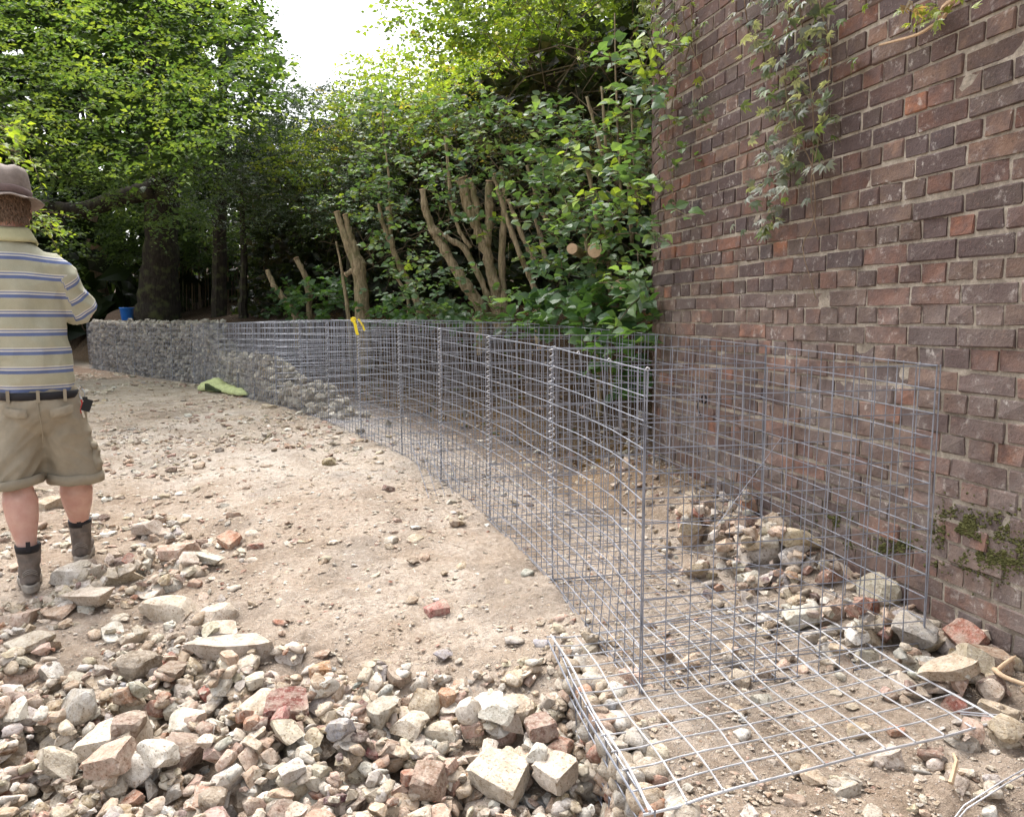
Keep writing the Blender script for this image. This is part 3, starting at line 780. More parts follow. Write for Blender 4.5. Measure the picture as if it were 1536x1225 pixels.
# the stones one can tell apart: (u, v, width px, height px, kind, colour, label, category)
HERO = [
 (345, 972, 138, 52, 'slab', 'cream', "long flat cream stone slab, the biggest in the rubble", 'stone'),
 (432, 1078, 66, 58, 'block', 'maroon', "big dark red broken brick leaning on a pale stone", 'broken brick'),
 (395, 1062, 78, 50, 'angular', 'cream', "pale cream stone that the dark red broken brick leans on", 'stone'),
 (178, 1133, 100, 58, 'block', 'cream', "pale dusty block with a small brown brick piece in front of it", 'stone'),
 (197, 1142, 48, 40, 'block', 'brown', "small brown brick piece standing in front of the pale dusty block", 'broken brick'),
 (280, 1142, 60, 48, 'block', 'brown', "brown brick piece with a jagged lower edge, right of the pale dusty block", 'broken brick'),
 (172, 1183, 70, 48, 'block', 'pinkish', "grooved pink brick fragment near the bottom left edge", 'broken brick'),
 (240, 1180, 64, 46, 'round', 'white', "rounded white stone right of the grooved pink brick fragment", 'stone'),
 (83, 1156, 68, 62, 'angular', 'cream', "angular cream stone left of the pale dusty block", 'stone'),
 (28, 920, 58, 40, 'slab', 'pinkish', "broad pinkish flat stone by the man's left boot at the frame edge", 'stone'),
 (44, 958, 72, 36, 'angular', 'cream', "cream wedge shaped stone at the left edge below the man's boots", 'stone'),
 (132, 893, 80, 40, 'slab', 'cream', "flat cream slab lying just in front of the man's boots", 'stone'),
 (252, 902, 82, 48, 'round', 'cream', "speckled cream boulder to the right in front of the man's boots", 'stone'),
 (212, 1010, 50, 36, 'block', 'brown', "brown tile-like brick piece left of the long flat slab", 'broken brick'),
 (258, 1010, 48, 36, 'angular', 'brown', "brown stone lying between the brown brick piece and the long flat slab", 'stone'),
 (120, 1090, 62, 58, 'angular', 'grey', "grey stone with a pitted face above the pale dusty block", 'stone'),
 (275, 1100, 58, 44, 'round', 'white', "white round stone behind the brown brick pieces", 'stone'),
 (480, 1003, 32, 30, 'block', 'orange', "small orange brick end on the edge of the sandy track", 'broken brick'),
 (728, 1068, 64, 46, 'slab', 'white', "bright white flat stone tilted in the hollow beside the lying mesh", 'stone'),
 (776, 1088, 60, 50, 'round', 'beige', "round beige lump right of the bright white tilted stone", 'stone'),
 (748, 1122, 60, 46, 'round', 'white', "round white stone lying below the round beige lump", 'stone'),
 (704, 1118, 40, 52, 'round', 'white', "upright white pebble-like stone left of the round white stone", 'stone'),
 (752, 1192, 90, 52, 'block', 'cream', "large pale squared block at the bottom of the hollow", 'stone'),
 (835, 1200, 56, 46, 'block', 'cream', "pale pinkish block end at the bottom beside the lying mesh", 'stone'),
 (805, 1183, 34, 52, 'round', 'white', "smooth white oval stone between two pale squared blocks", 'stone'),
 (645, 1200, 54, 44, 'block', 'brown', "brown squared brick piece left of the large pale block", 'broken brick'),
 (615, 1112, 58, 46, 'round', 'cream', "cream round stone in the middle of the hollow's left side", 'stone'),
 (660, 1128, 50, 38, 'round', 'cream', "oval cream stone just right of the cream round stone in the hollow", 'stone'),
 (575, 1090, 50, 62, 'slab', 'grey', "grey slab standing on edge left of the hollow", 'stone'),
 (636, 1068, 48, 44, 'angular', 'beige', "beige lump with an orange brick bit beside it", 'stone'),
 (668, 1062, 28, 30, 'block', 'orange', "orange brick bit beside the beige lump", 'broken brick'),
 (810, 1140, 44, 40, 'block', 'brown', "brown grooved brick piece beside the lying mesh's side wires", 'broken brick'),
 (515, 1133, 38, 34, 'block', 'blue-grey', "blue-grey squared stone in the lower middle of the rubble", 'stone'),
 (665, 973, 30, 20, 'angular', 'blue-grey', "small blue-grey stone on the sand above the hollow", 'stone'),
 (655, 902, 36, 24, 'block', 'red', "red brick lump on the sandy track with a white stone behind it", 'broken brick'),
 (222, 790, 44, 22, 'block', 'cream', "pale clean-edged brick-shaped stone right of the man's calf", 'stone'),
 (268, 828, 54, 30, 'block', 'pinkish', "pale pink brick right of the man's boots", 'broken brick'),
 (346, 808, 38, 22, 'block', 'orange', "orange-brown brick half at the right end of the rubble beyond the man's boots", 'broken brick'),
 (310, 834, 52, 24, 'slab', 'white', "white slab next to the pale pink brick", 'stone'),
 (257, 696, 18, 13, 'round', 'brown', "small dark brown stone alone on the pale track", 'stone'),
 (300, 693, 18, 14, 'block', 'pinkish', "small pink brick piece on the pale track beside the dark brown stone", 'broken brick'),
 (620, 832, 20, 14, 'angular', 'dark', "dark clod lying alone on the sandy track", 'stone'),
 (582, 726, 20, 14, 'angular', 'dark', "dark stone lying near the foot of the fifth basket", 'stone'),
 (495, 686, 24, 16, 'block', 'brown', "brown brick piece with a white one beside it, on the track near the baskets", 'broken brick'),
 (404, 606, 22, 10, 'block', 'beige', "flat beige brick at the foot of the low stone heap's basket", 'broken brick'),
 (1420, 1026, 88, 42, 'slab', 'beige', "broad flat beige slab against the right end of the lying mesh", 'stone'),
 (1482, 985, 60, 40, 'block', 'brown', "brown brick half at the foot of the wall near the right edge", 'broken brick'),
 (1372, 952, 72, 62, 'angular', 'grey', "big pale grey rough boulder inside the near basket's back corner", 'stone'),
 (1335, 872, 62, 52, 'round', 'cream', "cream rounded boulder on the heap at the wall, behind the wires", 'stone'),
 (1200, 820, 66, 40, 'angular', 'beige', "beige boulder at the left of the heap under the wall", 'stone'),
 (1182, 783, 62, 28, 'block', 'brown', "brown squared block touching the wall foot beside the mortar hole", 'stone'),
 (1300, 905, 34, 52, 'block', 'red', "red brick standing on end in the heap at the wall", 'broken brick'),
 (1355, 920, 40, 30, 'round', 'blue-grey', "blue-grey rounded stone in the heap below the cream boulder", 'stone'),
 (1455, 1090, 36, 44, 'angular', 'pinkish', "pink stone caught in the curled rim wires", 'stone'),
 (1345, 1080, 26, 16, 'block', 'orange', "small orange brick bit under the lying mesh", 'broken brick'),
 (1290, 1082, 40, 28, 'angular', 'beige', "knobbly beige lump under the lying mesh", 'stone'),
 (1190, 1180, 34, 24, 'slab', 'pinkish', "pink flat chip under the front of the lying mesh", 'stone'),
 (945, 1128, 40, 34, 'slab', 'pinkish', "pink flat stone under the left of the lying mesh", 'stone'),
 (1395, 1000, 40, 30, 'angular', 'grey', "grey pointed stone between the near basket's corner and the slab", 'stone'),
 (1500, 1062, 60, 34, 'slab', 'beige', "beige slab piece by the right frame edge", 'stone'),
 (75, 748, 30, 26, 'block', 'beige', "beige stone seen between the man's legs", 'stone'),
 (170, 832, 30, 14, 'slab', 'grey', "thin grey slab beside the man's right boot", 'stone'),
]
order = sorted(HERO, key=lambda h: h[1])
for u, v, wp, hp, kd, cn, lab, cat in order:
    p = at_z(u, v + hp * .25, 0)
    for _ in range(3): p = at_z(u, v + hp * .2, float(ground_h(p[0], p[1])) + .03)
    d = (p - CAMP) @ np.array([0, math.cos(PITCH), -math.sin(PITCH)]); m = d / FOC
    if wall_dist(p[0], p[1]) < wp * m * .45: 
        p[0] -= .03
    a = wp * m / 2; ca = min(.9, (hp / wp) * 1.0)
    b = a * min(1.0, ca * 1.2); c = min(b, hp * m / 2 * (.8 if kd != 'slab' else .55))
    drop(p[0], p[1], a, b, c, rng.normal(0, .25) if kd != 'block' else rng.normal(0, .5), kd, cn, .30, 9, hero=(lab, cat), tilt=.10, force=True)

# choose the pieces that show largest as individuals
def sproj(s):
    r = np.array(s['p']) - CAMP; d = r @ np.array([0, math.cos(PITCH), -math.sin(PITCH)])
    if d < .4: return -1, 0, 0
    u = 768 + FOC * r[0] / d; v = 612.5 - FOC * (r @ np.array([0, math.sin(PITCH), math.cos(PITCH)])) / d
    if not (-30 < u < 1566 and -10 < v < 1260): return -1, u, v
    return s['s'][0] * (s['s'][1] + s['s'][2]) / d ** 2 * FOC ** 2, u, v
# buried pieces do not count: compare own top with the height map
for s in STONES:
    s['A'], s['u'], s['v_'] = sproj(s)
    x, y, z = s['p']; i, j = int((x - HX0) / HD), int((y - HY0) / HD)
    if 0 <= i < HW and 0 <= j < HH and HM[j, i] > z + s['s'][2] * 1.25 + .004: s['A'] *= .15
isb = lambda s: (s['hero'][1] == 'broken brick') if s['hero'] else (s['kind'] == 'block' and s['c'] in ('red', 'orange', 'pinkish', 'brown', 'dark'))
sel = []
for flag in (True, False):
    grp = [s for s in STONES if isb(s) == flag and s['A'] > 0]
    grp.sort(key=lambda s: -(s['A'] + (1e9 if s['hero'] else 0))); sel += grp[:(120 if flag else 290)]
selid = set(id(s) for s in sel)
MESHES = {}
def stone_mat(s):
    return Matrix.Rotation(s['yaw'], 3, 'Z') @ Matrix.Rotation(s['tilt'][0], 3, 'X') @ Matrix.Rotation(s['tilt'][1], 3, 'Y')
# descriptive labels
heroes = [s for s in sel if s['hero']]
SHP = {'angular': 'angular', 'round': 'rounded', 'slab': 'flat', 'block': 'squared'}
def place_words(s):
    u, v = s['u'], s['v_']
    best = min(heroes, key=lambda h: math.hypot(h['u'] - u, (h['v_'] - v) * 1.3) if h is not s else 1e9)
    du, dv = u - best['u'], v - best['v_']
    if abs(du) > abs(dv) * 1.1: w = 'right of' if du > 0 else 'left of'
    else: w = 'in front of' if dv > 0 else 'behind'
    SH = best['hero'][0]
    ws = SH.split(); stop = {'with', 'that', 'lying', 'leaning', 'tilted', 'standing', 'right', 'left', 'near', 'beside', 'behind', 'below', 'above', 'on', 'in', 'by', 'at', 'just', 'between', 'against', 'inside', 'touching', 'caught', 'under', 'alone', 'to', 'next', 'seen', 'of'}
    k = next((k for k, q in enumerate(ws) if k >= 2 and (q in stop or ws[k - 1].endswith(','))), len(ws))
    if k >= 3: SH = ' '.join(ws[:k]).rstrip(',')
    if len(SH.split()) > 6: SH = ' '.join(SH.split()[-6:])
    return w + ' the ' + SH
lab = {}
for s in sel:
    if s['hero']: s['lab'] = s['hero'][0]; continue
    L_ = SHP[s['kind']] + ' ' + {'dark': 'dark brown'}.get(s['c'], s['c']) + (' brick fragment ' if isb(s) else ' stone ') + place_words(s)
    lab.setdefault(L_, []).append(s)
used_ = set(h['hero'][0] for h in heroes)
for L_, ss_ in lab.items():
    if L_ in used_: L_ = 'lesser ' + L_
    ss_.sort(key=lambda s: -s['A'])
    if len(ss_) == 1: ss_[0]['lab'] = L_
    else:
        for k, s in enumerate(ss_):
            if len(ss_) == 2: pre = ['larger', 'smaller'][k]
            else: pre = ['largest', 'second largest', 'third largest', 'fourth largest', 'fifth largest', 'sixth largest', 'seventh largest'][min(k, 6)]
            s['lab'] = pre + ' ' + L_
iv1, it1 = ico(1)
gs = {2: Geo(), 1: Geo()}
for s in STONES:
    R = stone_mat(s); base = np.array(STC[s['c']]); sh = rng.uniform(.82, 1.12)
    col = np.clip(base * sh + rng.normal(0, .012, 3), .02, .8)
    if id(s) in selid:
        k = (s['kind'], int(s['v']))
        if k not in MESHES:
            (V, T), _, _ = LIB[s['kind']][s['v']]; MESHES[k] = None
        V, T = LIB[s['kind']][s['v']][0]
        # real size baked in so that the surface grain keeps its scale
        sz = tuple(round(x, 3) for x in s['s']); kk = (k, sz)
        me = mesh_np("rubble", V * np.array(s['s']), T, MSO, True); me.set_sharp_from_angle(angle=math.radians(24))
        nm = "broken_brick" if isb(s) else "rubble_stone"
        o = obj(nm, me, None, s['p']); o.rotation_euler = R.to_euler(); o.color = (*col, 1)
        tag(o, s['lab'], 'broken brick' if isb(s) else 'stone', 'broken bricks among the rubble' if isb(s) else 'stones of the rubble lying on the ground')
    else:
        px = math.sqrt(max(s['A'], 0)); lv = 2 if px > 13 else 1
        V, T = LIB[s['kind']][s['v']][1 if lv == 2 else 2]
        W = (V * np.array(s['s'])) @ np.array(R).T + s['p']; gs[lv].add(W, None, T, col)
tag(gs[2].solo("rubble", MSS, "mixed pale and brown rubble stones covering the ground between the larger ones", 'rubble', smooth=True), kind='stuff')
tag(gs[1].solo("small_rubble", MSS, "small stones and chippings strewn over the sandy track and under the mesh", 'rubble', smooth=False), kind='stuff')
# gravel chips
n = 50000
oc = np.array([[1,0,0],[-1,0,0],[0,1,0],[0,-1,0],[0,0,1],[0,0,-1]], float); ot = np.array([[0,2,4],[2,1,4],[1,3,4],[3,0,4],[2,0,5],[1,2,5],[3,1,5],[0,3,5]])
r_ = rng.random(n); yy = 1.35 * (16 / 1.35) ** (r_ ** 1.0); xx = rng.uniform(-.95, .72, n) * yy * 1.0
keep = (wall_dist(xx, yy) > .01) & (grid_noise(xx, yy, 1.5, 31) + rng.uniform(-.4, .5, n) > -.15)
dch, _ = chain(xx, yy); keep &= (dch < 1.3)
xx, yy = xx[keep], yy[keep]; n = len(xx); zz_ = ground_h(xx, yy) + .002
inh = (xx > HX0) & (xx < hx[-2]) & (yy > HY0) & (yy < hy[-2])
sz = (rng.random(n) ** 2 * .013 + .0035) * np.clip(yy / 3.5, .75, 2.2)
V = oc[None] * (sz[:, None, None] * np.array([1, .8, .28])) * rng.uniform(.6, 1.3, (n, 6, 3))
V += rng.normal(0, .08, (n, 6, 3)) * sz[:, None, None]
th = rng.uniform(0, 6.28, n); c_, s_n = np.cos(th)[:, None], np.sin(th)[:, None]
V = np.stack([V[..., 0] * c_ - V[..., 1] * s_n, V[..., 0] * s_n + V[..., 1] * c_, V[..., 2]], -1) + np.stack([xx, yy, zz_], 1)[:, None]
T = (ot[None] + 6 * np.arange(n)[:, None, None]).reshape(-1, 3)
names = ['cream', 'white', 'beige', 'brown', 'pinkish', 'red', 'grey']; ck = np.array([STC[a] for a in names])[rng.choice(7, n, p=[.28, .14, .26, .12, .12, .04, .04])]
cc = np.repeat(ck * rng.uniform(.75, 1.1, (n, 1)), 6, 0)
tag(solo("gravel", V.reshape(-1, 3), T, MSS, "fine chips and grit scattered over the sandy track", 'gravel', cols=cc), kind='stuff')

# stones packed against the left side of the buried basket
g = Geo(); a0, a1 = LG[1], LG[0]; e = (a1 - a0); nn = np.array([e[1], -e[0]]) / np.linalg.norm(e)
for t in np.arange(-.02, 1.0, .05):
    for h in np.arange(-.5, .0, .055):
        for dl in (0, 1):
            q = a0 + e * (t + rng.normal(0, .012)) + nn * (.025 + .06 * dl + rng.normal(0, .006)); s = rng.uniform(.028, .052)
            V, T = LIB[KINDS[rng.integers(3)]][rng.integers(7)][1]; R = np.array(Matrix.Rotation(rng.uniform(0, 6.28), 3, 'Z') @ Matrix.Rotation(rng.normal(0, .5), 3, 'X'))
            g.add(V * (s, s * .8, s * .7) @ R.T + (q[0], q[1], h + rng.normal(0, .008)), None, T, np.array(STC[clump_col('front')]) * rng.uniform(.7, 1.05))
tag(g.solo("stone_filling", MSS, "mixed rubble packed behind the side wires of the buried foreground basket", 'stone filling', smooth=True), kind='stuff')
# stone filling of the baskets
def fill_top(i, t):
    """fill height at basket i, fraction t"""
    s = i + t
    return float(np.interp(s, [6.0, 6.1, 6.2, 6.35, 6.5, 6.7, 6.8, 7.15, 7.35, 7.8, 8.2, 8.45, 8.6, 9.1, 9.7, 10.4, 10.9, 11.3, 11.8, 12.2, 20], [0, .03, .02, .06, .05, .14, .16, .32, .3, .12, .22, .45, .50, .60, .48, .56, .52, .66, .84, 1.03, 1.03]))
for i in range(5, NB):
    g = Geo(); f0, f1 = FP[i], FP[i + 1]; nr = np.append(FN[i], 0)
    st = .085 if i < 12 else .1
    for dl in range(5 if i < 12 else 4):
        for a in np.arange(st / 2, 1, st):
            for h in np.arange(.03, 1.06, st * .8):
                t = min(max(a + rng.normal(0, .03), .01), .99); dep = .055 + dl * .09 + rng.uniform(-.012, .02)
                ft = fill_top(i, t) * (1 if i >= 12 else max(.35, 1 - .05 * dl) ) + rng.normal(0, .015)
                if h > ft + (.03 if i >= 12 and rng.random() < .3 else 0): continue
                if dl > 0 and h < ft - .2 and dl > 1: continue
                p = f0 + (f1 - f0) * t + nr * dep + UP * (h + rng.normal(0, .024))
                s = rng.uniform(.036, .062) * (1.15 if i >= 12 else 1.05)
                lv = LIB[['angular', 'angular', 'round', 'slab'][rng.integers(4)]][rng.integers(7)]
                V, T = lv[2] if i < 14 else (iv0, it0) if False else lv[2]
                R = np.array(Matrix.Rotation(rng.uniform(0, 6.28), 3, 'Z') @ Matrix.Rotation(rng.uniform(-1.6, 1.6), 3, 'X'))
                cl = np.array([.39, .38, .36]) * rng.uniform(.4, 1.4) if i >= 11 else np.array([.50, .48, .43]) * rng.uniform(.5, 1.3)
                g.add(V * (s, s * .8, s * .75) @ R.T + p, None, T, cl)
    if g.n:
        where = ORD[i].split(',')[0]
        o = g.solo("stone_filling", MSS, ("grey" if i >= 10 else "pale") + " stone filling inside the basket " + ("that is " if not where.startswith(("just", "packed")) else "") + (where if not where.startswith('packed') else ORD[i]), 'stone filling', 'stone fillings of the baskets', smooth=False)
        o['kind'] = 'stuff'
# ------------------------------------------------------------------ small things
MBLUE = m_simple("blue_plastic", (.02, .14, .50), .4, .15, 8, .1)
MGRN = m_simple("lime_fabric", (.50, .55, .27), .7, .3, 14, .8, .02)
MYEL = m_simple("yellow_strap", (.85, .66, .03), .6, .1)
def front_hit(u, d=0.0, k=None):
    """plan point where sight column u meets the line d behind the basket fronts"""
    r = ray(u, 480); k_ = r[0] / r[1]; P = FP[:, :2] + FN * d; best = None
    for i in range(len(P) - 1):
        f = P[i:i + 2, 0] - k_ * P[i:i + 2, 1]
        if f[0] * f[1] <= 0:
            t = f[0] / (f[0] - f[1]); q = P[i] + (P[i + 1] - P[i]) * t
            if best is None or q[1] > 0: return q
    # beyond the ends: extend
    i = len(P) - 2; q0, d0 = P[-1], P[-1] - P[-2]
    t = -(q0[0] - k_ * q0[1]) / (d0[0] - k_ * d0[1])
    if 0 < t < 60: return q0 + d0 * t
    q0, d0 = P[0], P[0] - P[1]; t = -(q0[0] - k_ * q0[1]) / (d0[0] - k_ * d0[1]); return q0 + d0 * max(0, t)
# bucket standing behind the filled baskets
q = front_hit(191, .7); bz = float(chain(q[0], q[1])[1]) + 1.05 + .04
bu = thing("bucket", (q[0], q[1], bz - .04), "blue plastic bucket standing on top of the stone filled baskets", "bucket")
def lathe(g, prof, c, n=28, flip=False):
    th = np.arange(n) * 2 * math.pi / n; m = len(prof)
    V = np.array([[c[0] + r * math.cos(t), c[1] + r * math.sin(t), c[2] + z] for r, z in prof for t in th])
    Q = [[i * n + j, i * n + (j + 1) % n, (i + 1) * n + (j + 1) % n, (i + 1) * n + j] for i in range(m - 1) for j in range(n)]
    g.add(V, Q)
g = Geo(); c0 = np.array([q[0], q[1], bz - .04])
lathe(g, [(.001, 0), (.11, 0), (.115, .01), (.145, .26), (.158, .265), (.158, .285), (.142, .285), (.108, .012), (.001, .012)], c0)
g.part("pail", MBLUE, bu, smooth=True)
g = Geo(); th = np.linspace(0, math.pi, 14)
tube(g, np.stack([c0[0] + .155 * np.cos(th), c0[1] - .05 * np.sin(th), c0[2] + .27 - .10 * np.sin(th)], 1), .0035, 5); g.part("handle", MW, bu)
# lime green crumpled sack at the foot of the baskets
gp = front_hit(335, -.28); a0 = at_z(300, 584, .09); a1 = at_z(377, 597, .09)
g = Geo(); n_, m_ = 26, 16
D = a1 - a0; Ln = np.linalg.norm(D[:2]); ex = D / np.linalg.norm(D); ey = np.array([-ex[1], ex[0], 0])
V = []
for i in range(n_):
    t = i / (n_ - 1)
    w_ = np.interp(t, [0, .06, .2, .36, .42, .6, .85, .95, 1], [.04, .10, .17, .17, .13, .10, .085, .06, .02]); h_ = np.interp(t, [0, .06, .2, .34, .44, .6, .85, .95, 1], [.02, .085, .13, .15, .085, .085, .075, .05, .015])
    for j in range(m_):
        a = j / m_ * 2 * math.pi
        f = 1 + .30 * noise.noise(Vector((t * 16, math.cos(a) * 2.5, math.sin(a) * 2.5)))
        off = .05 * math.sin(t * 5)
        # closed skin; a separate dark strip paints the mouth's shade
        V.append(a0 + D * t + ey * (w_ * math.cos(a) * f + off) + UP * max(-.02, h_ * (math.sin(a) * f * (1 if math.sin(a) > 0 else .4)) + .01))
Q = [[i * m_ + j, i * m_ + (j + 1) % m_, (i + 1) * m_ + (j + 1) % m_, (i + 1) * m_ + j] for i in range(n_ - 1) for j in range(m_)]
V = np.array(V); gz = ground_h(V[:, 0], V[:, 1]); V[:, 2] = V[:, 2] - a0[2] + gz + .03
g.add(V, Q, [[0, j + 1, j] for j in range(1, m_ - 1)] + [[(n_ - 1) * m_, (n_ - 1) * m_ + j, (n_ - 1) * m_ + j + 1] for j in range(1, m_ - 1)])
sk = thing("sack", a0 * .5 + a1 * .5, "lime green folded sack crumpled on the ground against the stone filled baskets", "sack")
g.part("bag", MGRN, sk, smooth=True)
g = Geo(); 
mt = a0 * .62 + a1 * .38
P = [mt + ey * (-.19) + ex * .0, mt + ey * -.185 + ex * .09, mt + ey * -.16 + ex * .2, mt + ey * -.13 + ex * .33]
V = []
for k, p in enumerate(P):
    zg = float(ground_h(p[0], p[1]))
    V += [[p[0], p[1], zg + .035], [p[0], p[1], zg + [.13, .105, .07, .05][k]]]
V = np.array(V); back = V + ey * .05
g.add(np.vstack([V, back]), [[0, 2, 3, 1], [2, 4, 5, 3], [4, 6, 7, 5], [8, 9, 11, 10], [10, 11, 13, 12], [12, 13, 15, 14], [0, 1, 9, 8], [6, 14, 15, 7], [1, 3, 11, 9], [3, 5, 13, 11], [5, 7, 15, 13]])
g.part("mouth_shade", m_simple("fold_shade", (.03, .045, .015), .8), sk)  # near-black solid strip, painted shade for the sack's mouth
# yellow strap tied at the rim of the baskets
p = FP[5] + UP * 1.0; g = Geo()
def ribbon(g, P, wv, th=.002):
    P = np.asarray(P, float); wv = np.asarray(wv, float); n = len(P); nn = np.array([0, -1., 0]) * th
    V = np.vstack([P - wv, P + wv, P - wv + nn, P + wv + nn]); i = np.arange(n - 1)
    Q = np.vstack([np.stack([a + i, a + i + 1, b + i + 1, b + i], 1) for a, b in ((0, n), (3 * n, 2 * n), (2 * n, 0), (n, 3 * n))])
    g.add(V, Q)
t = np.linspace(0, 1, 9)[:, None]
p = p + np.array([-.03, 0, 0])
ribbon(g, p + np.array([-.02, -.03, .03]) + t * [.055, -.01, -.145] + np.sin(t * 5) * [.006, 0, 0], [.013, 0, 0])
ribbon(g, p + np.array([.03, -.01, .02]) + t * [.06, -.01, -.10] + np.sin(t * 4) * [.006, 0, 0], [.007, 0, .004])
ell_k = np.linspace(0, 6.28, 10); tube(g, p + np.stack([-.01 + .02 * np.cos(ell_k), -.02 + 0 * ell_k, .015 + .018 * np.sin(ell_k)], 1), .006, 5)
g.solo("yellow_strap", MYEL, "yellow strap knotted over the rim of a basket with two loose ends hanging", "strap")
# root lying by the right edge of the rubble
p = at_z(1500, 1030, .05); g = Geo()
q0 = [at_z(1524, 983, .16), at_z(1500, 1000, .12), at_z(1488, 1020, .07), at_z(1502, 1035, .06), at_z(1540, 1048, .06), at_z(1570, 1052, .06)]
q0 = np.array(q0); tt = np.linspace(0, 5, 22); q1 = np.stack([np.interp(tt, range(6), q0[:, k]) for k in range(3)], 1)
q1[1:-1] = (q1[:-2] + q1[1:-1] + q1[2:]) / 3
for k in range(len(q1)):
    q1[k, 2] = max(q1[k, 2], float(ground_h(q1[k, 0], q1[k, 1])) + .085)
tube(g, q1, np.interp(tt, [0, .3, 2.5, 5], [.002, .006, .008, .005]), 8)
g.solo("root", MPW, "pale bent root lying on the rubble near the right edge under the wall", "root", smooth=True)
# thin sticks on the track
for (u, v, du, dv, lab_) in ((395, 692, 20, -16, "thin forked stick lying on the pale track"), (470, 1200, 26, -50, "thin brown stick poking out of the front rubble"), (1425, 1190, 3, -28, "short upright splinter of wood in front of the lying mesh")):
    a = at_z(u, v, 0); b = at_z(u + du, v + dv, 0); za, zb = float(ground_h(a[0], a[1])), float(ground_h(b[0], b[1]))
    g = Geo(); tube(g, [[a[0], a[1], za + .03], [(a[0] + b[0]) / 2 + .01, (a[1] + b[1]) / 2, (za + zb) / 2 + .06], [b[0], b[1], zb + .05]], [.007, .005, .003], 5)
    g.solo("stick", MPW if u > 1000 else MTW, lab_, "stick")

# ------------------------------------------------------------------ the man
def blob(name, g, voxel, smooth=6, fold=None):
    V, f, _ = g.get(); me = mesh_np(name, V, f); o = bpy.data.objects.new(name, me); COL.objects.link(o)
    m = o.modifiers.new("r", 'REMESH'); m.mode = 'VOXEL'; m.voxel_size = voxel
    s = o.modifiers.new("s", 'SMOOTH'); s.iterations = smooth; s.factor = .5
    dg = bpy.context.evaluated_depsgraph_get(); e = o.evaluated_get(dg); m2 = bpy.data.meshes.new_from_object(e)
    n = len(m2.vertices); co = np.empty(n * 3); m2.vertices.foreach_get('co', co); nr = np.empty(n * 3); m2.vertices.foreach_get('normal', nr)
    nl = len(m2.loops); li = np.empty(nl, dtype=np.int32); m2.loops.foreach_get('vertex_index', li)
    assert nl == len(m2.polygons) * 4, name
    bpy.data.objects.remove(o); 
    V = co.reshape(-1, 3); N_ = nr.reshape(-1, 3)
    if fold is not None: V = V + N_ * fold(V)[:, None]
    return V, li.reshape(-1, 4)
SPH, SPT = ico(3)
def ell(g, c, r, rot=None):
    V = SPH * np.asarray(r)
    if rot is not None: V = V @ np.array(Matrix.Rotation(rot[1], 3, rot[0])).T
    g.add(V + c, None, SPT)
def loft(g, rings, n=28):
    """rings: (cx, cy, cz, rx, ry)"""
    th = np.arange(n) * 2 * math.pi / n; V = []
    for r in rings:
        cx, cy, cz, rx, ry = r[:5]; k = 1
        V.append(np.stack([cx + rx * np.cos(th), cy + ry * np.sin(th), np.full(n, cz)], 1))
    m = len(rings); V = np.vstack(V + [[[rings[0][0], rings[0][1], rings[0][2]]], [[rings[-1][0], rings[-1][1], rings[-1][2]]]])
    Q = [[i * n + j, i * n + (j + 1) % n, (i + 1) * n + (j + 1) % n, (i + 1) * n + j] for i in range(m - 1) for j in range(n)]
    T = [[m * n, (j + 1) % n, j] for j in range(n)] + [[m * n + 1, (m - 1) * n + j, (m - 1) * n + (j + 1) % n] for j in range(n)]
    g.add(V, Q, T)
MX, MY = -2.085, 3.42
man = thing("person", (MX, MY, 0), "man seen from behind in brown hat, striped polo shirt, khaki cargo shorts and boots", "person")
MS = np.array([MX, MY, -.045])
man.location.z = -.045
GL = float(ground_h(-2.09, 3.31)) + .047; GR = float(ground_h(-2.03, 3.58)) + .047
MSKIN = Nodes("skin"); _c = MSKIN.co()
_a = MSKIN.noise(_c, 16, 5, .6); _b = MSKIN.noise(_c, 260, 3)
MSKIN.put(MSKIN.b.inputs['Subsurface Weight'], .15); MSKIN.put(MSKIN.b.inputs['Subsurface Scale'], .01)
MSKIN = MSKIN.fin(MSKIN.mix(MSKIN.ramp(_a, .3, .7), (.50, .27, .215), (.60, .38, .31)), .55, MSKIN.bump(_b, .2, .002), spec=.35)
g = Geo()
HC = np.array([-.055, .03, 1.665])
ell(g, HC, (.078, .098, .115)); ell(g, HC + [0, .035, -.06], (.058, .07, .06)); ell(g, HC + [.0, .112, -.02], (.014, .022, .024))
ell(g, HC + [0, .09, -.085], (.03, .025, .018))
for s in (-1, 1):
    ell(g, HC + [s * .082, .005, -.02], (.012, .022, .034)); ell(g, HC + [s * .088, -.008, -.015], (.007, .016, .03))
loft(g, [(-.06, .01, 1.45, .075, .07), (-.055, .01, 1.52, .066, .066), (-.055, .015, 1.60, .064, .068), (-.055, .02, 1.66, .066, .07)])
loft(g, [(.02, .0, .80, .125, .09), (.01, .0, .95, .13, .095), (-.01, .0, 1.1, .14, .10), (-.04, 0, 1.28, .145, .095), (-.055, 0, 1.42, .13, .075), (-.057, 0, 1.50, .08, .06)])
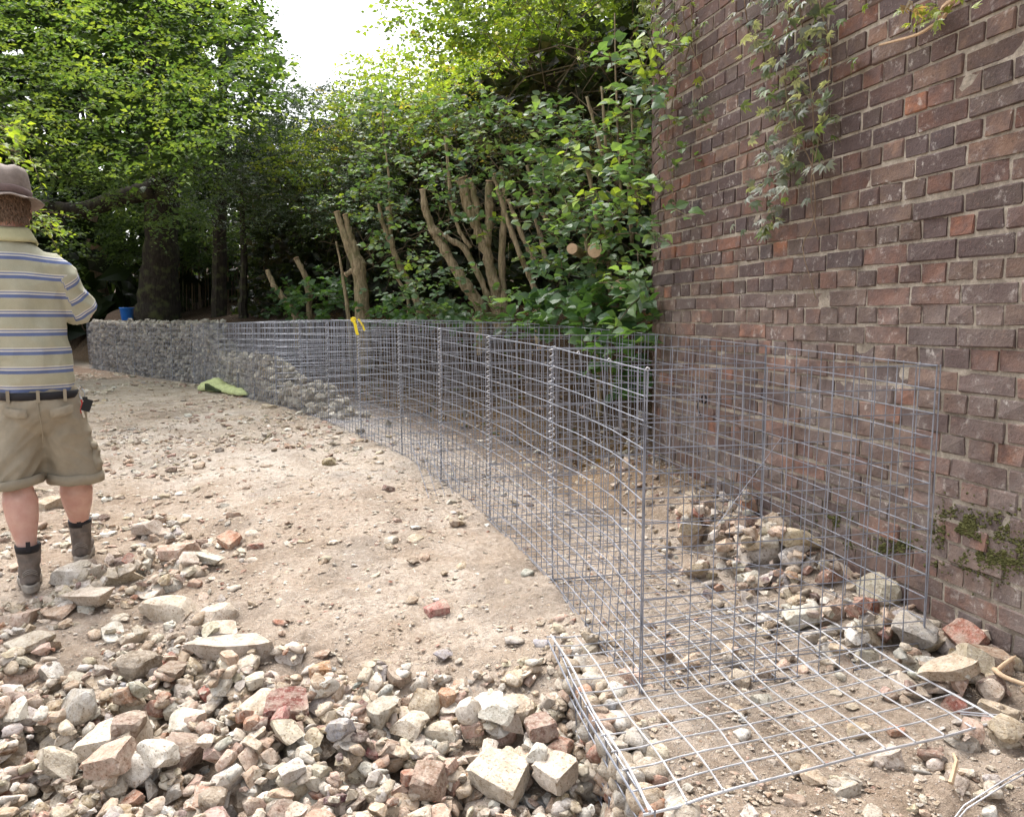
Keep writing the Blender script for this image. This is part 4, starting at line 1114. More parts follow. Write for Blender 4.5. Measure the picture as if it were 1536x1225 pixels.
# arms: upper arm, forearm coming forward, hands together in front of the chest
def arm(side):
    sh = np.array([-.06 + side * .165, .0, 1.395]); el = np.array([-.035 + side * .262, .10, 1.228]); wr = np.array([-.08 + side * .07, .315, 1.25])
    if side < 0: sh[0] = -.235; el = np.array([-.33, .06, 1.21]); wr = np.array([-.17, .32, 1.25])
    tube(g, [sh, sh * .5 + el * .5, el], [.05, .048, .043], 14); ell(g, el, (.044, .044, .044)); ell(g, sh, (.05, .05, .05))
    tube(g, [el, el * .65 + wr * .35, wr], [.043, .043, .029], 14); ell(g, wr, (.028, .03, .028))
    d = wr - el; d /= np.linalg.norm(d); inn = np.array([-side, 0, 0]) * .8; up = UP
    hd = wr + d * .05; ell(g, hd, (.036, .042, .022)); ell(g, wr + d * .03, (.03, .035, .022))
    for k in range(4):
        b = wr + d * .082 + np.array([side * (.028 - .019 * k), 0, .004]); L = [.062, .07, .066, .052][k]
        cur = d * L * .6 + np.array([0, 0, -.012]); c1 = b + cur; c2 = c1 + d * L * .28 + np.array([0, 0, -.026])
        tube(g, [b - d * .03, b, c1, c2], [.0085, .009, .0082, .007], 8); ell(g, c2, (.007, .007, .007))
    tb = wr + d * .02 + inn * .03; tube(g, [tb, tb + inn * .03 + d * .03 + up * .004, tb + inn * .035 + d * .06], [.012, .010, .008], 8); ell(g, tb + inn * .035 + d * .06, (.008,) * 3)
arm(1); arm(-1)
# legs
def leg(hip, knee, ank, foot):
    P = [hip, hip * .5 + knee * .5, knee + [0, 0, .05], knee - [0, 0, .03], knee * .72 + ank * .28 + [0, -.012, 0], knee * .5 + ank * .5 + [0, -.008, 0], knee * .2 + ank * .8, ank]
    P = np.array(P); tube(g, P, [.07, .075, .066, .060, .074, .067, .045, .039], 20)
    k_ = knee * .7 + ank * .3
    for s_ in (-1, 1): ell(g, k_ + [s_ * .022, -.028, .012 * s_], (.040, .040, .095))
    tube(g, [ank, ank - [0, 0, .05], foot], [.043, .04, .03], 12); ell(g, foot, (.03, .045, .03))
leg(np.array([-.045, .0, .84]), np.array([-.09, -.02, .50]), np.array([-.065, -.10, .16 + GL]), np.array([-.055, -.06, .06 + GL]))
leg(np.array([.085, .0, .84]), np.array([.145, .05, .50]), np.array([.155, .12, .16 + GR]), np.array([.165, .16, .06 + GR]))
V, Q = blob("b", g, .0072, 5); part("body", V + MS, Q, MSKIN, man, smooth=True)
g = Geo()
for s in (-1, 1): ell(g, HC + MS + [s * .03, .091, .01], (.012, .010, .009))
g.part("eyes", m_simple("eye_white", (.7, .68, .65), .2, .05), man, smooth=True)
MLIP = m_simple("lips", (.42, .16, .13), .5, .1)
g = Geo(); ell(g, HC + MS + [0, .104, -.068], (.024, .009, .007)); g.part("mouth", MLIP, man, smooth=True)
# hair: tufts under the hat
MHAIR = m_simple("grey_brown_hair", (.20, .13, .085), .8, .35, 60, .5)
g = Geo()
for k in range(900):
    a = rng.uniform(math.pi * .93, math.pi * 2.07); h = rng.uniform(-.062, .05)
    rad = np.array([math.cos(a) * .081, math.sin(a) * .102, 0]); p = HC + rad + [0, 0, h]
    if abs(math.cos(a)) > .9 and h < -.02: continue
    t = np.array([-math.sin(a), math.cos(a), 0]) * rng.normal(0, .4) + np.array([0, 0, -1]) + rad * rng.uniform(0, 5)
    t /= np.linalg.norm(t); L = rng.uniform(.018, .034); n_ = rad / np.linalg.norm(rad)
    cu = np.cross(t, n_) * rng.normal(0, .008)
    tube(g, [p - n_ * .004, p + t * L * .5 + n_ * .004 + cu, p + t * L + n_ * rng.uniform(-.002, .004)] + MS, [.004, .0035, .001], 3, caps=False)
ell(g, HC + MS + [0, -.008, .02], (.083, .098, .085))
g.part("hair", MHAIR, man, smooth=True)
# hat
MHAT = m_simple("brown_waxed_cotton", (.205, .165, .14), .8, .3, 26, .5, .006)
tx, ty = .07, -.10
hb = HC + MS + [.002, -.005, .038]
Rh = np.array(Matrix.Rotation(.05, 3, 'Y') @ Matrix.Rotation(-.09, 3, 'X'))
def hatring(prof, squash=None):
    n = 48; th = np.arange(n) * 2 * math.pi / n; V = []
    for k, (r, z, wv) in enumerate(prof):
        nn_ = np.array([noise.noise(Vector((math.cos(t) * 2, math.sin(t) * 2, z * 14 + 2))) for t in th])
        V.append(np.stack([r * .93 * np.cos(th), r * 1.10 * np.sin(th), z + wv * (np.cos(2 * th) * .5 + nn_)], 1) * 1.0 + (np.stack([np.cos(th), np.sin(th), 0 * th], 1) * (nn_ * .006)[:, None] if wv > 0 else 0))
    V = np.vstack(V) @ Rh.T + hb; m = len(prof)
    return V, [[i * n + j, i * n + (j + 1) % n, (i + 1) * n + (j + 1) % n, (i + 1) * n + j] for i in range(m - 1) for j in range(n)]
ht = obj("hat", None, man, hb - MS)
bpy.data.objects.remove(ht)
V, Q = hatring([(.095, .0, .0), (.099, .02, .002), (.0985, .045, .004), (.096, .07, .006), (.091, .100, .009), (.078, .120, .010), (.054, .131, .009), (.02, .136, .005), (.001, .136, .0)])
hat = part("hat", V, np.array(Q), MHAT, man, smooth=True)
V, Q = hatring([(.094, .006, .002), (.11, -.002, .004), (.135, -.010, .009), (.158, -.013, .013), (.1605, -.016, .013), (.157, -.019, .013), (.135, -.015, .009), (.11, -.007, .004), (.092, -.001, .002)])
part("brim", V, np.array(Q), MHAT, hat, smooth=True)
V, Q = hatring([(.0995, .004, 0), (.1025, .006, .0), (.103, .022, .001), (.1025, .034, .001), (.0995, .036, .001)])
part("hat_band", V, np.array(Q), m_simple("hat_band_cloth", (.17, .12, .11), .8, .2), hat, smooth=True)
# shirt
def mk_shirt():
    n = Nodes("striped_jersey"); s = n.n('Attribute', attribute_name='stripe').outputs['Fac']; co = n.co()
    fr = n.math('FRACT', n.math('DIVIDE', s, .079))
    def band(a, b):
        return n.math('MULTIPLY', n.math('GREATER_THAN', fr, a), n.math('LESS_THAN', fr, b))
    w1 = n.noise(co, 7, 4); fab = n.noise(co, 420, 2)
    base = n.mix(n.ramp(w1, .35, .65), (.37, .362, .262), (.45, .435, .335))
    c = n.mix(band(.36, .54), base, (.13, .165, .30)); c = n.mix(band(.55, .60), c, (.62, .60, .55)); c = n.mix(band(.62, .67), c, (.17, .20, .40)); c = n.mix(band(.70, .75), c, (.60, .58, .52))
    c = n.mix(n.ramp(fab, .3, .7), n.mix(1, c, (.85, .85, .85), 'MULTIPLY'), c)
    return n.fin(c, .9, n.bump(fab, .3, .002), spec=.15)
MSH = mk_shirt()
g = Geo()
loft(g, [(.018, -.0, .862, .158, .125), (.015, 0, .90, .163, .132), (.008, .0, .97, .172, .14), (-.005, .0, 1.06, .178, .142), (-.02, .0, 1.15, .175, .138), (-.035, 0, 1.25, .183, .135),
         (-.045, 0, 1.34, .193, .132), (-.055, 0, 1.41, .19, .122), (-.055, 0, 1.46, .165, .108), (-.055, 0, 1.50, .12, .09), (-.055, .0, 1.525, .078, .075)])
S0, S1, S2 = np.array([.075, .0, 1.42]), np.array([.145, .01, 1.365]), np.array([.205, .06, 1.245])
ell(g, S0 + [.02, 0, -.0], (.07, .08, .068)); tube(g, [S0, S1, S1 * .5 + S2 * .5, S2, S2 + [.008, .014, -.012]], [.086, .084, .083, .083, .081], 22)
L0, L1, L2 = np.array([-.20, .0, 1.425]), np.array([-.27, .01, 1.385]), np.array([-.335, .06, 1.235])
ell(g, L0 + [-.03, 0, 0], (.078, .085, .075)); tube(g, [L0, L1, L1 * .5 + L2 * .5, L2], [.088, .083, .076, .073], 22)
def fold_s(V):
    a = np.array([noise.noise(Vector((v[0] * 9 + v[2] * 4, v[1] * 6, v[2] * 5.5 - v[0] * 5))) for v in V]); b = np.array([noise.noise(Vector((v[0] * 4 + 7, v[1] * 5, v[2] * 26 + v[0] * 12))) for v in V])
    c = np.array([abs(noise.noise(Vector((v[0] * 7 - v[2] * 9, v[1] * 6, v[2] * 9 + v[0] * 9)))) for v in V])
    wst = np.clip(1.15 - V[:, 2], 0, .3) / .3
    arm_ = np.clip((V[:, 0] - .14) / .05, 0, 1) * (V[:, 2] > 1.15)
    return a * .014 + b * (.007 * wst + .010 * arm_) - c * .013
V, Q = blob("s", g, .0075, 7, fold_s)
dA = S2 - S1; dA /= np.linalg.norm(dA); tA = (V - S1) @ dA; rA = np.linalg.norm(V - S1 - tA[:, None] * dA, axis=1)
isA = (V[:, 0] > .120 + .28 * np.clip(1.44 - V[:, 2], -.1, .3)) & (tA > -.03) & (V[:, 2] > 1.12)
isA |= (V[:, 0] > .19) & (V[:, 2] > 1.13)
dB = L2 - L1; dB /= np.linalg.norm(dB); tB = (V - L1) @ dB
isB = (V[:, 0] < -.25) & (V[:, 2] > 1.12)
st = V[:, 2] + .035 * np.clip(np.abs(V[:, 0] + .07) - .07, 0, .12) * 3.0 * np.clip((V[:, 2] - 1.25) / .2, 0, 1) + .05 * V[:, 0] * np.clip((V[:, 2] - 1.0) / .4, 0, 1) * 0
st = st + .012
st = np.where(isA, 1.40 - tA * 1.1, st); st = np.where(isB, 1.40 - tB * 1.1, st)
sh = part("shirt", V + MS, Q, MSH, man, smooth=True, attrs={'stripe': st})
# collar
MCO = m_simple("olive_collar", (.44, .42, .25), .9, .12, 30, .3)
n = 40; th = np.arange(n) * 2 * math.pi / n; V = []
for (r, z) in ((.068, 1.505), (.071, 1.53), (.072, 1.552), (.071, 1.563), (.075, 1.566), (.084, 1.552), (.098, 1.525), (.106, 1.508), (.098, 1.503), (.084, 1.52)):
    V.append(np.stack([-.052 + r * 1.05 * np.cos(th), .012 + r * np.sin(th), z + .008 * np.cos(th * 2) - .018 * np.sin(th)], 1))
m = len(V); V = np.vstack(V); Q = np.array([[i * n + j, i * n + (j + 1) % n, (i + 1) * n + (j + 1) % n, (i + 1) * n + j] for i in range(m - 1) for j in range(n)])
part("collar", V + MS, Q, MCO, sh, smooth=True)
# shorts
MKH = m_simple("khaki_cotton", (.285, .245, .18), .9, .2, 9, .35, .01)
g = Geo()
loft(g, [(.028, 0, .70, .13, .10), (.028, -.005, .76, .168, .13), (.026, -.008, .82, .172, .138), (.022, -.004, .87, .163, .13), (.018, 0, .905, .157, .124)])
def tleg(P, R): tube(g, np.array(P), R, 26)
tleg([(.10, -.01, .82), (.115, .0, .70), (.132, .015, .60), (.143, .02, .53), (.148, .02, .475)], [.098, .112, .117, .118, .118])
tleg([(-.052, -.005, .82), (-.066, -.01, .70), (-.085, -.015, .60), (-.095, -.02, .53), (-.098, -.022, .485)], [.098, .110, .113, .115, .114])
ell(g, (.075, -.045, .80), (.085, .085, .085)); ell(g, (-.035, -.045, .80), (.085, .085, .085))
def fold_p(V):
    a = np.array([noise.noise(Vector((v[0] * 8 + v[2] * 6, v[1] * 7, v[2] * 7 - v[0] * 5))) for v in V])
    c = np.array([abs(noise.noise(Vector((v[0] * 10 - v[2] * 5, v[1] * 6, v[2] * 16 + abs(v[0] - .03) * 14)))) for v in V])
    return a * .014 - c * .016
V, Q = blob("p", g, .0075, 6, fold_p)
shorts = part("shorts", V + MS, Q, MKH, man, smooth=True)
def ringband(c, r, h, t, n=44, tiltx=0, amp=.004, ry=None, seed=0):
    th = np.arange(n) * 2 * math.pi / n; V = []
    for (dr, dz) in ((0, -h / 2), (t * .8, -h / 2 + t * .15), (t, 0), (t * .8, h / 2 - t * .15), (0, h / 2)):
        nn_ = np.array([noise.noise(Vector((math.cos(a) * 2 + seed, math.sin(a) * 2, dz * 10))) for a in th])
        V.append(np.stack([c[0] + (r + dr + amp * nn_) * np.cos(th), c[1] + ((ry or r) + dr + amp * nn_) * np.sin(th), c[2] + dz + tiltx * np.cos(th) + amp * nn_], 1))
    return np.vstack(V), np.array([[i * n + j, i * n + (j + 1) % n, (i + 1) * n + (j + 1) % n, (i + 1) * n + j] for i in range(4) for j in range(n)])
V, Q = ringband((.148, .02, .487), .116, .045, .010, amp=.007, tiltx=-.004, seed=1); part("cuff", V + MS, Q, MKH, shorts, smooth=True)
V, Q = ringband((-.098, -.022, .497), .112, .042, .010, amp=.007, tiltx=.012, seed=4); part("cuff", V + MS, Q, MKH, shorts, smooth=True)
MBELT = m_simple("dark_belt", (.018, .017, .02), .7, .2)
V, Q = ringband((.018, 0, .868), .163, .034, .005, amp=.001, ry=.131); part("belt", V + MS, Q, MBELT, man, smooth=True)
for x in (.018, -.10, .125):
    g = Geo()
    yb = -.14 * math.sqrt(max(0, 1 - ((x - .018) / .168) ** 2)); box(g, MS + [x, yb - .0015, .868], (.007, .004, .026))
    g.part("belt_loop", MKH, shorts)
def on_back(V, Qf, x, z):      # y of the shorts' back surface at x, z
    return None
SV = np.array([v.co[:] for v in shorts.data.vertices])
def backy(x, z, lim=.02):
    m = (np.abs(SV[:, 0] - x) < lim) & (np.abs(SV[:, 2] - z) < lim); return SV[m, 1].min() if m.any() else -.12
def patch(name, pts, off, par, mat=MKH, nx_=10, nz_=5, puff=.006):
    """a cloth piece lying on the back of the shorts; pts: x0,z0 (left), x1,z1 (right), height"""
    x0, z0_, x1, z1, h = pts; V = []
    for j in range(nz_ + 1):
        for i in range(nx_ + 1):
            u, v = i / nx_, j / nz_; x = x0 + (x1 - x0) * u; z = z0_ + (z1 - z0_) * u - h * v + (.008 * math.sin(math.pi * u) * -v)
            V.append([x, backy(x, z) - off - puff * math.sin(math.pi * u) * math.sin(math.pi * v) ** .5 - (.004 * v), z])
    V = np.array(V); b = V.copy(); b[:, 1] += .010; n = len(V); W = nx_ + 1
    Q = [[j * W + i, j * W + i + 1, (j + 1) * W + i + 1, (j + 1) * W + i] for j in range(nz_) for i in range(nx_)]
    Q = [q[::-1] for q in Q]
    rim = [i for i in range(W)] + [(j + 1) * W - 1 for j in range(1, nz_ + 1)] + [nz_ * W + i for i in range(nx_ - 1, -1, -1)] + [j * W for j in range(nz_ - 1, 0, -1)]
    Q += [[rim[k], rim[(k + 1) % len(rim)], rim[(k + 1) % len(rim)] + n, rim[k] + n] for k in range(len(rim))]
    return part(name, np.vstack([V, b]) + MS, np.array(Q), mat, par, smooth=False)
patch("pocket_flap", (.06, .812, .155, .828, .034), .002, shorts); patch("pocket_flap", (-.12, .822, -.03, .812, .03), .002, shorts)
# centre seam
g = Geo(); zs = np.linspace(.86, .665, 16); tube(g, [MS + [.02 + .006 * math.sin(z * 20), backy(.02, z) - .0005, z] for z in zs], .0028, 5); g.part("seam", MKH, shorts)
# cargo pocket on the right leg
g = Geo()
ell(g, (.232, .0, .575), (.030, .062, .070)); ell(g, (.238, -.005, .55), (.026, .058, .045))
V, Q = blob("c", g, .007, 4, fold_p); part("cargo_pocket", V + MS, Q, MKH, shorts, smooth=True)
g = Geo(); ell(g, (.226, -.01, .632), (.030, .062, .026)); V, Q = blob("c", g, .007, 2, fold_p); part("cargo_flap", V + MS, Q, MKH, shorts, smooth=True)
# keys on a clip at the right hip
ky = thing("keys", MS + [.196, -.06, .84], "bunch of keys and dark fob clipped to the man's shorts at his right hip", "keys")
K = MS + [.196, -.06, .80]
g = Geo(); t = np.linspace(0, 2 * math.pi, 18); tube(g, np.stack([K[0] + .010 * np.cos(t), K[1] - .004 * np.cos(t), K[2] + .065 + .022 * np.sin(t)], 1), .0028, 6)
t = np.linspace(0, 1, 8); tube(g, np.stack([K[0] - .012 + t * .014, K[1] + 0 * t, K[2] + .085 + .02 * np.sin(t * 3)], 1), .002, 5); g.part("clip", m_simple("steel", (.5, .5, .5), .3, .1, met=.9), ky)
g = Geo(); box(g, K + [.016, -.002, .015], (.018, .006, .027), Matrix.Rotation(.35, 3, 'Y')); box(g, K + [.010, -.004, .045], (.010, .005, .008)); g.part("fob", MBLK, ky)
g = Geo(); t = np.linspace(0, 1, 10); tube(g, np.stack([K[0] - .006 + .004 * np.sin(t * 6), K[1] - .004 + 0 * t, K[2] + .04 - .06 * t], 1), .0035, 6); g.part("cord", m_simple("red_cord", (.45, .03, .03), .6), ky)
g = Geo(); box(g, K + [-.001, -.006, -.02], (.004, .0015, .02), Matrix.Rotation(-.2, 3, 'Y')); ell(g, K + [-.003, -.006, .0], (.008, .002, .008)); g.part("key", m_simple("steel_key", (.45, .43, .38), .35, .1, met=.9), ky)
# boots
MBT = m_simple("dusty_brown_leather", (.165, .135, .115), .85, .45, 22, .7, .006)
MSOLE = m_simple("grey_dusty_rubber", (.30, .27, .235), .9, .25, 30, .4)
def boot(c, yaw, gz):
    R = np.array(Matrix.Rotation(yaw, 3, 'Z')); T = lambda V: np.asarray(V) @ R.T + c + MS
    g = Geo()
    loft(g, [(0, 0, .03, .042, .055), (0, -.002, .07, .043, .052), (0, .0, .11, .046, .052), (0, .0, .15, .049, .054), (0, .0, .185, .052, .056)])
    ell(g, (0, -.012, .045), (.042, .052, .045)); ell(g, (0, .10, .045), (.046, .085, .042)); ell(g, (0, .155, .042), (.047, .06, .036)); ell(g, (0, .05, .07), (.04, .07, .05))
    def fb(V):
        a = np.array([noise.noise(Vector((v[0] * 12 + c[0] * 50, v[1] * 12, v[2] * 34))) for v in V]); return a * .006
    V, Q = blob("bt", g, .0055, 4, fb); b = part("boot", T(V), Q, MBT, man, smooth=True)
    n = 40; th = np.arange(n) * 2 * math.pi / n; out = []
    for t in th:
        x, y = math.cos(t), math.sin(t); yy_ = .065 + .148 * y; wd_ = (.052 if y > 0 else .046) - .008 * math.exp(-((y + .25) / .3) ** 2); out.append([x * wd_, yy_, 0])
    out = np.array(out); V = np.vstack([out * (1, 1, 1) + [0, 0, .0], out * (1.04, 1.02, 1) + [0, 0, .012], out * (1.03, 1.02, 1) + [0, 0, .026], out * (.93, .96, 1) + [0, 0, .034]])
    Q = [[i * n + j, i * n + (j + 1) % n, (i + 1) * n + (j + 1) % n, (i + 1) * n + j] for i in range(3) for j in range(n)]
    T3 = [[0, j + 1, j] for j in range(1, n - 1)]
    g = Geo(); g.add(T(V), Q, T3); g.part("sole", MSOLE, b)
    # elastic gusset, pull tab and stitched heel cap
    g = Geo(); box(g, T([[0, -.058, .195]])[0], (.009, .003, .022), R); g.part("pull_tab", MBELT, b)
    g = Geo()
    for zc, rr_ in ((.062, .95), (.070, .93), (.078, .9)):
        t = np.linspace(-2.4, -.75, 16); tube(g, T(np.stack([.044 * rr_ * np.cos(t), -.006 + .056 * rr_ * np.sin(t), zc + .018 * np.sin((t + 2.4) / 1.65 * math.pi)], 1)), .0015, 4)
    g.part("stitching", MSOLE, b)
    g = Geo(); loft(g, [(0, 0, .165, .0505, .056), (0, 0, .188, .054, .0585), (0, 0, .196, .0525, .057), (0, 0, .19, .046, .05)]); V, f, _ = g.get(); part("cuff", T(V), f, MBELT, b, smooth=True)
boot(np.array([-.064, -.098, GL + .012]), .06, GL); boot(np.array([.156, .122, GR + .012]), -.10, GR)

# he stands square to the line of sight: turn the finished figure
TH = math.radians(30)
man.rotation_euler.z = TH; man.scale = (.93, 1.0, 1)
kl = np.array(ky.location) - MS; kl = kl * (.93, 1.0, 1)
ky.location = MS + [kl[0] * math.cos(TH) - kl[1] * math.sin(TH), kl[0] * math.sin(TH) + kl[1] * math.cos(TH), kl[2]]; ky.rotation_euler.z = TH
# ------------------------------------------------------------------ vegetation
LA = (np.array([[0,0,0],[-.30,.42,.07],[0,.45,0],[.30,.42,.07],[0,1,-.10]], float), np.array([[0,2,1],[0,3,2],[1,2,4],[2,3,4]]))
LB = (np.array([[0,0,0],[-.34,.20,.06],[-.43,.52,.07],[-.20,.84,.0],[0,1.04,-.10],[.20,.84,.0],[.43,.52,.07],[.34,.20,.06],[0,.3,-.01],[0,.68,-.03],[0,-.22,.03]], float),
      np.array([[0,8,1],[1,8,2],[2,8,9],[2,9,3],[3,9,4],[4,9,5],[5,9,6],[6,9,8],[6,8,7],[7,8,0]]))
LN = (np.array([[0,0,0],[-.15,.40,.03],[0,.45,0],[.15,.40,.03],[0,1,-.12]], float), LA[1])
def palm(k=5):
    V, T, n = [], [], 0
    for a in np.linspace(-1.25, 1.25, k):
        L = 1 - .25 * abs(a); c, s = math.cos(a), math.sin(a)
        v = LN[0] * (1.35, 1, 1) * L; v = np.stack([v[:, 0] * c + v[:, 1] * s, -v[:, 0] * s + v[:, 1] * c, v[:, 2] - .12 * abs(a) * v[:, 1]], 1)
        V.append(v); T.append(LN[1] + n); n += 5
    return np.vstack(V), np.vstack(T)
LP = palm()
def unit(a): return a / (np.linalg.norm(a, axis=-1, keepdims=True) + 1e-9)
def frames(ax, nr):
    ax = unit(ax); sd_ = unit(np.cross(ax, nr)); return sd_, ax, np.cross(sd_, ax)
def leaf_geo(g, P, ax, nr, size, col, tm=LA):
    s, a, n = frames(ax, nr); V = tm[0]
    W = P[:, None] + size[:, None, None] * (V[None, :, 0:1] * s[:, None] + V[None, :, 1:2] * a[:, None] + V[None, :, 2:3] * n[:, None])
    T = (tm[1][None] + len(V) * np.arange(len(P))[:, None, None]).reshape(-1, 3)
    g.add(W.reshape(-1, 3), None, T, np.repeat(col, len(V), 0))
def sprays(C, D, L, n, size, droop=.25, up=1.0, jit=.5):
    """n leaves along every twig: returns leaf positions, axes, normals, sizes, index of spray, twig polylines"""
    S = len(C); t = (np.arange(n) + .6) / n
    D = unit(D); side = unit(np.cross(D, np.array([0, 0, 1.0]) + rng.normal(0, .15, (S, 3))))
    P = C[:, None] + D[:, None] * (L[:, None] * t)[..., None]; P[..., 2] -= droop * L[:, None] * t[None] ** 2
    sg = np.where(np.arange(n) % 2, 1., -1.)[None, :, None]
    ax = D[:, None] * .55 + side[:, None] * sg * .85 + rng.normal(0, .28, P.shape); ax[..., 2] -= .12
    nr = np.array([0, 0, up]) + rng.normal(0, jit, P.shape)
    sz = rng.uniform(*size, (S, n)) * (1 - .3 * (t[None] > .85))
    P = P + unit(ax) * sz[..., None] * .15 + rng.normal(0, .006, P.shape)
    sid = np.repeat(np.arange(S), n)
    tw = np.stack([C, C + D * L[:, None] * .5 - [0, 0, 1] * (droop * L[:, None] * .25), C + D * L[:, None] - [0, 0, 1] * (droop * L[:, None])], 1)
    return P.reshape(-1, 3), ax.reshape(-1, 3), nr.reshape(-1, 3), sz.ravel(), sid, tw
def inpoly(u, v, poly):
    poly = np.asarray(poly, float); c = np.zeros(len(u), bool); j = len(poly) - 1
    for i in range(len(poly)):
        a, b = poly[i], poly[j]; m = ((a[1] > v) != (b[1] > v)) & (u < (b[0] - a[0]) * (v - a[1]) / (b[1] - a[1] + 1e-9) + a[0]); c ^= m; j = i
    return c
def sample(poly, n):
    poly = np.asarray(poly, float); lo_, hi = poly.min(0), poly.max(0); out = np.empty((0, 2))
    while len(out) < n:
        q = rng.uniform(lo_, hi, (n, 2)); out = np.vstack([out, q[inpoly(q[:, 0], q[:, 1], poly)]])
    return out[:n]
def rays(u, v):
    c, s = math.cos(PITCH), math.sin(PITCH); a, b = (u - 768) / FOC, (v - 612.5) / FOC
    return np.stack([a, c - b * s, -s - b * c], 1)
UG = np.arange(-700, 1500, 20); DG = np.arange(0, 6.1, .5)
TB = np.array([[front_hit(u, d)[1] for u in UG] for d in DG])
def depth(u, d):
    i = np.clip((u - UG[0]) / 20, 0, len(UG) - 1.001); j = np.clip(np.broadcast_to(d, u.shape) / .5, 0, len(DG) - 1.001)
    i0, j0 = i.astype(int), j.astype(int); a, b = i - i0, j - j0
    return (TB[j0, i0] * (1 - a) + TB[j0, i0 + 1] * a) * (1 - b) + (TB[j0 + 1, i0] * (1 - a) + TB[j0 + 1, i0 + 1] * a) * b
def pts(uv, Y):
    r = rays(uv[:, 0], uv[:, 1]); return CAMP + r * (Y / r[:, 1])[:, None]
def n3(P, f, seed): return np.array([noise.noise(Vector(p * f) + Vector((seed, 0, 0))) for p in P])
def clear(P, m=.05):
    return ((wall_dist(P[:, 0], P[:, 1]) > m) | (P[:, 1] > 6.5)) & (P[:, 2] > ground_h(P[:, 0], P[:, 1]) + .02)
def colmix(n, cols, wts, var=.15):
    cols = np.array(cols); w_ = np.array(wts, float); w_ /= w_.sum()
    return np.clip(cols[rng.choice(len(cols), n, p=w_)] * rng.uniform(1 - var, 1 + var, (n, 1)), .003, 1)
def cloud(g, tw, poly, Yf, n, L, nl, size, cols, wts, clump=(1.2, -.05), seed=0, dirv=(0, -1, .1), droop=.25, tm=LA, twig=0, up=1.0, jit=.5, bycl=None, spread=.8):
    uv = sample(poly, n); Y = Yf(uv[:, 0], len(uv)); C = pts(uv, Y)
    nz_ = n3(C, clump[0], seed); k = (nz_ > clump[1]) & clear(C); C, nz_ = C[k], nz_[k]
    D = np.array(dirv) + rng.normal(0, spread, (len(C), 3)) * (1, 1, .45)
    P, ax, nr, sz, sid, twl = sprays(C, D, rng.uniform(*L, len(C)), nl, size, droop, up, jit)
    cc = colmix(len(C), cols, wts, .12)
    if bycl: cc = cc * (1 + bycl * (n3(C, clump[0] * 1.7, seed + 5)))[:, None]
    cc = np.clip(cc[sid] * rng.uniform(.85, 1.15, (len(sid), 1)), .003, .9)
    leaf_geo(g, P, ax, nr, sz, cc, tm)
    if twig:
        for t in twl[:: twig]: tube(tw, t, [.004, .003, .0015], 3, caps=False)
    return len(P)
def limb(g, uvs, Y, rpx, sides=9, bumps=.12, foot=False):
    """uvs: (u, v) or (u, v, dY) stations of a stem"""
    P = np.array([at_y(p[0], p[1], Y + (p[2] if len(p) > 2 else 0)) for p in uvs]); 
    if foot: P = np.vstack([P, [P[-1][0] + .02, P[-1][1], float(ground_h(P[-1][0], P[-1][1])) - .15]]); rpx = list(rpx) + [rpx[-1] * 1.15]
    m = len(P); t = np.linspace(0, m - 1, (m - 1) * 5 + 1); Q = np.stack([np.interp(t, range(m), P[:, k]) for k in range(3)], 1)
    for _ in range(2): Q[1:-1] = (Q[:-2] + 2 * Q[1:-1] + Q[2:]) / 4
    r = np.interp(t, range(m), np.array(rpx) * Y / FOC) * (.84 if Y < 13 else 1); r = r * (1 + (bumps if r.max() < .12 else .03) * rng.normal(0, 1, len(r)))
    Q[1:-1] += rng.normal(0, 1, Q[1:-1].shape) * r[1:-1, None] * (.12 if r.max() < .12 else .03)
    tube(g, Q, r, sides); return Q
SHADE_GREENS = [(.020,.030,.016), (.028,.042,.020), (.032,.032,.022)]  # very dark leaf tints standing in for shade inside the hedge

# understorey shrubs in the shade beyond the baskets
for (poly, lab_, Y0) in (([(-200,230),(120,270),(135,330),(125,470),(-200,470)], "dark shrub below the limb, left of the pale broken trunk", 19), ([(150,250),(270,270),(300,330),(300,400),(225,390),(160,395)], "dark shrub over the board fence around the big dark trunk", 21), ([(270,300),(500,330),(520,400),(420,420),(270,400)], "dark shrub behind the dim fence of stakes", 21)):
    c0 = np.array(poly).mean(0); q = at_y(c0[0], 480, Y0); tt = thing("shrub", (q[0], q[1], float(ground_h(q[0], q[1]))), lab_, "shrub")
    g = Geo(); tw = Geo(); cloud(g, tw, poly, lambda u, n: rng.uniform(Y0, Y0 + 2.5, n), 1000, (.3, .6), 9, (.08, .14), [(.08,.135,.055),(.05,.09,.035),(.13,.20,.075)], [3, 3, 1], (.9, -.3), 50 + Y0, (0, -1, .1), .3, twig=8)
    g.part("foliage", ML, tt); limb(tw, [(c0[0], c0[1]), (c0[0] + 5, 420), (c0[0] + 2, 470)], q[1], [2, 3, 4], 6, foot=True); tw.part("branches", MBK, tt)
# far wood behind everything
g = Geo(); tw = Geo()
uv = sample([(-700,-250),(250,-250),(290,60),(330,195),(470,215),(600,170),(740,60),(850,-150),(1500,-250),(1500,520),(-700,520)], 22000)
C = pts(uv, rng.uniform(23, 29, len(uv))); n = len(C)
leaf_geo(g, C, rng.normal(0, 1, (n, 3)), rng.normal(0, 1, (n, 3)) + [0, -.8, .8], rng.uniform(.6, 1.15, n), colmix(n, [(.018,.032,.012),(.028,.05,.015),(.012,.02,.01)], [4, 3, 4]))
tag(g.solo("woodland", ML, "dark mass of far woodland foliage behind the trees", "woodland"), kind='stuff')

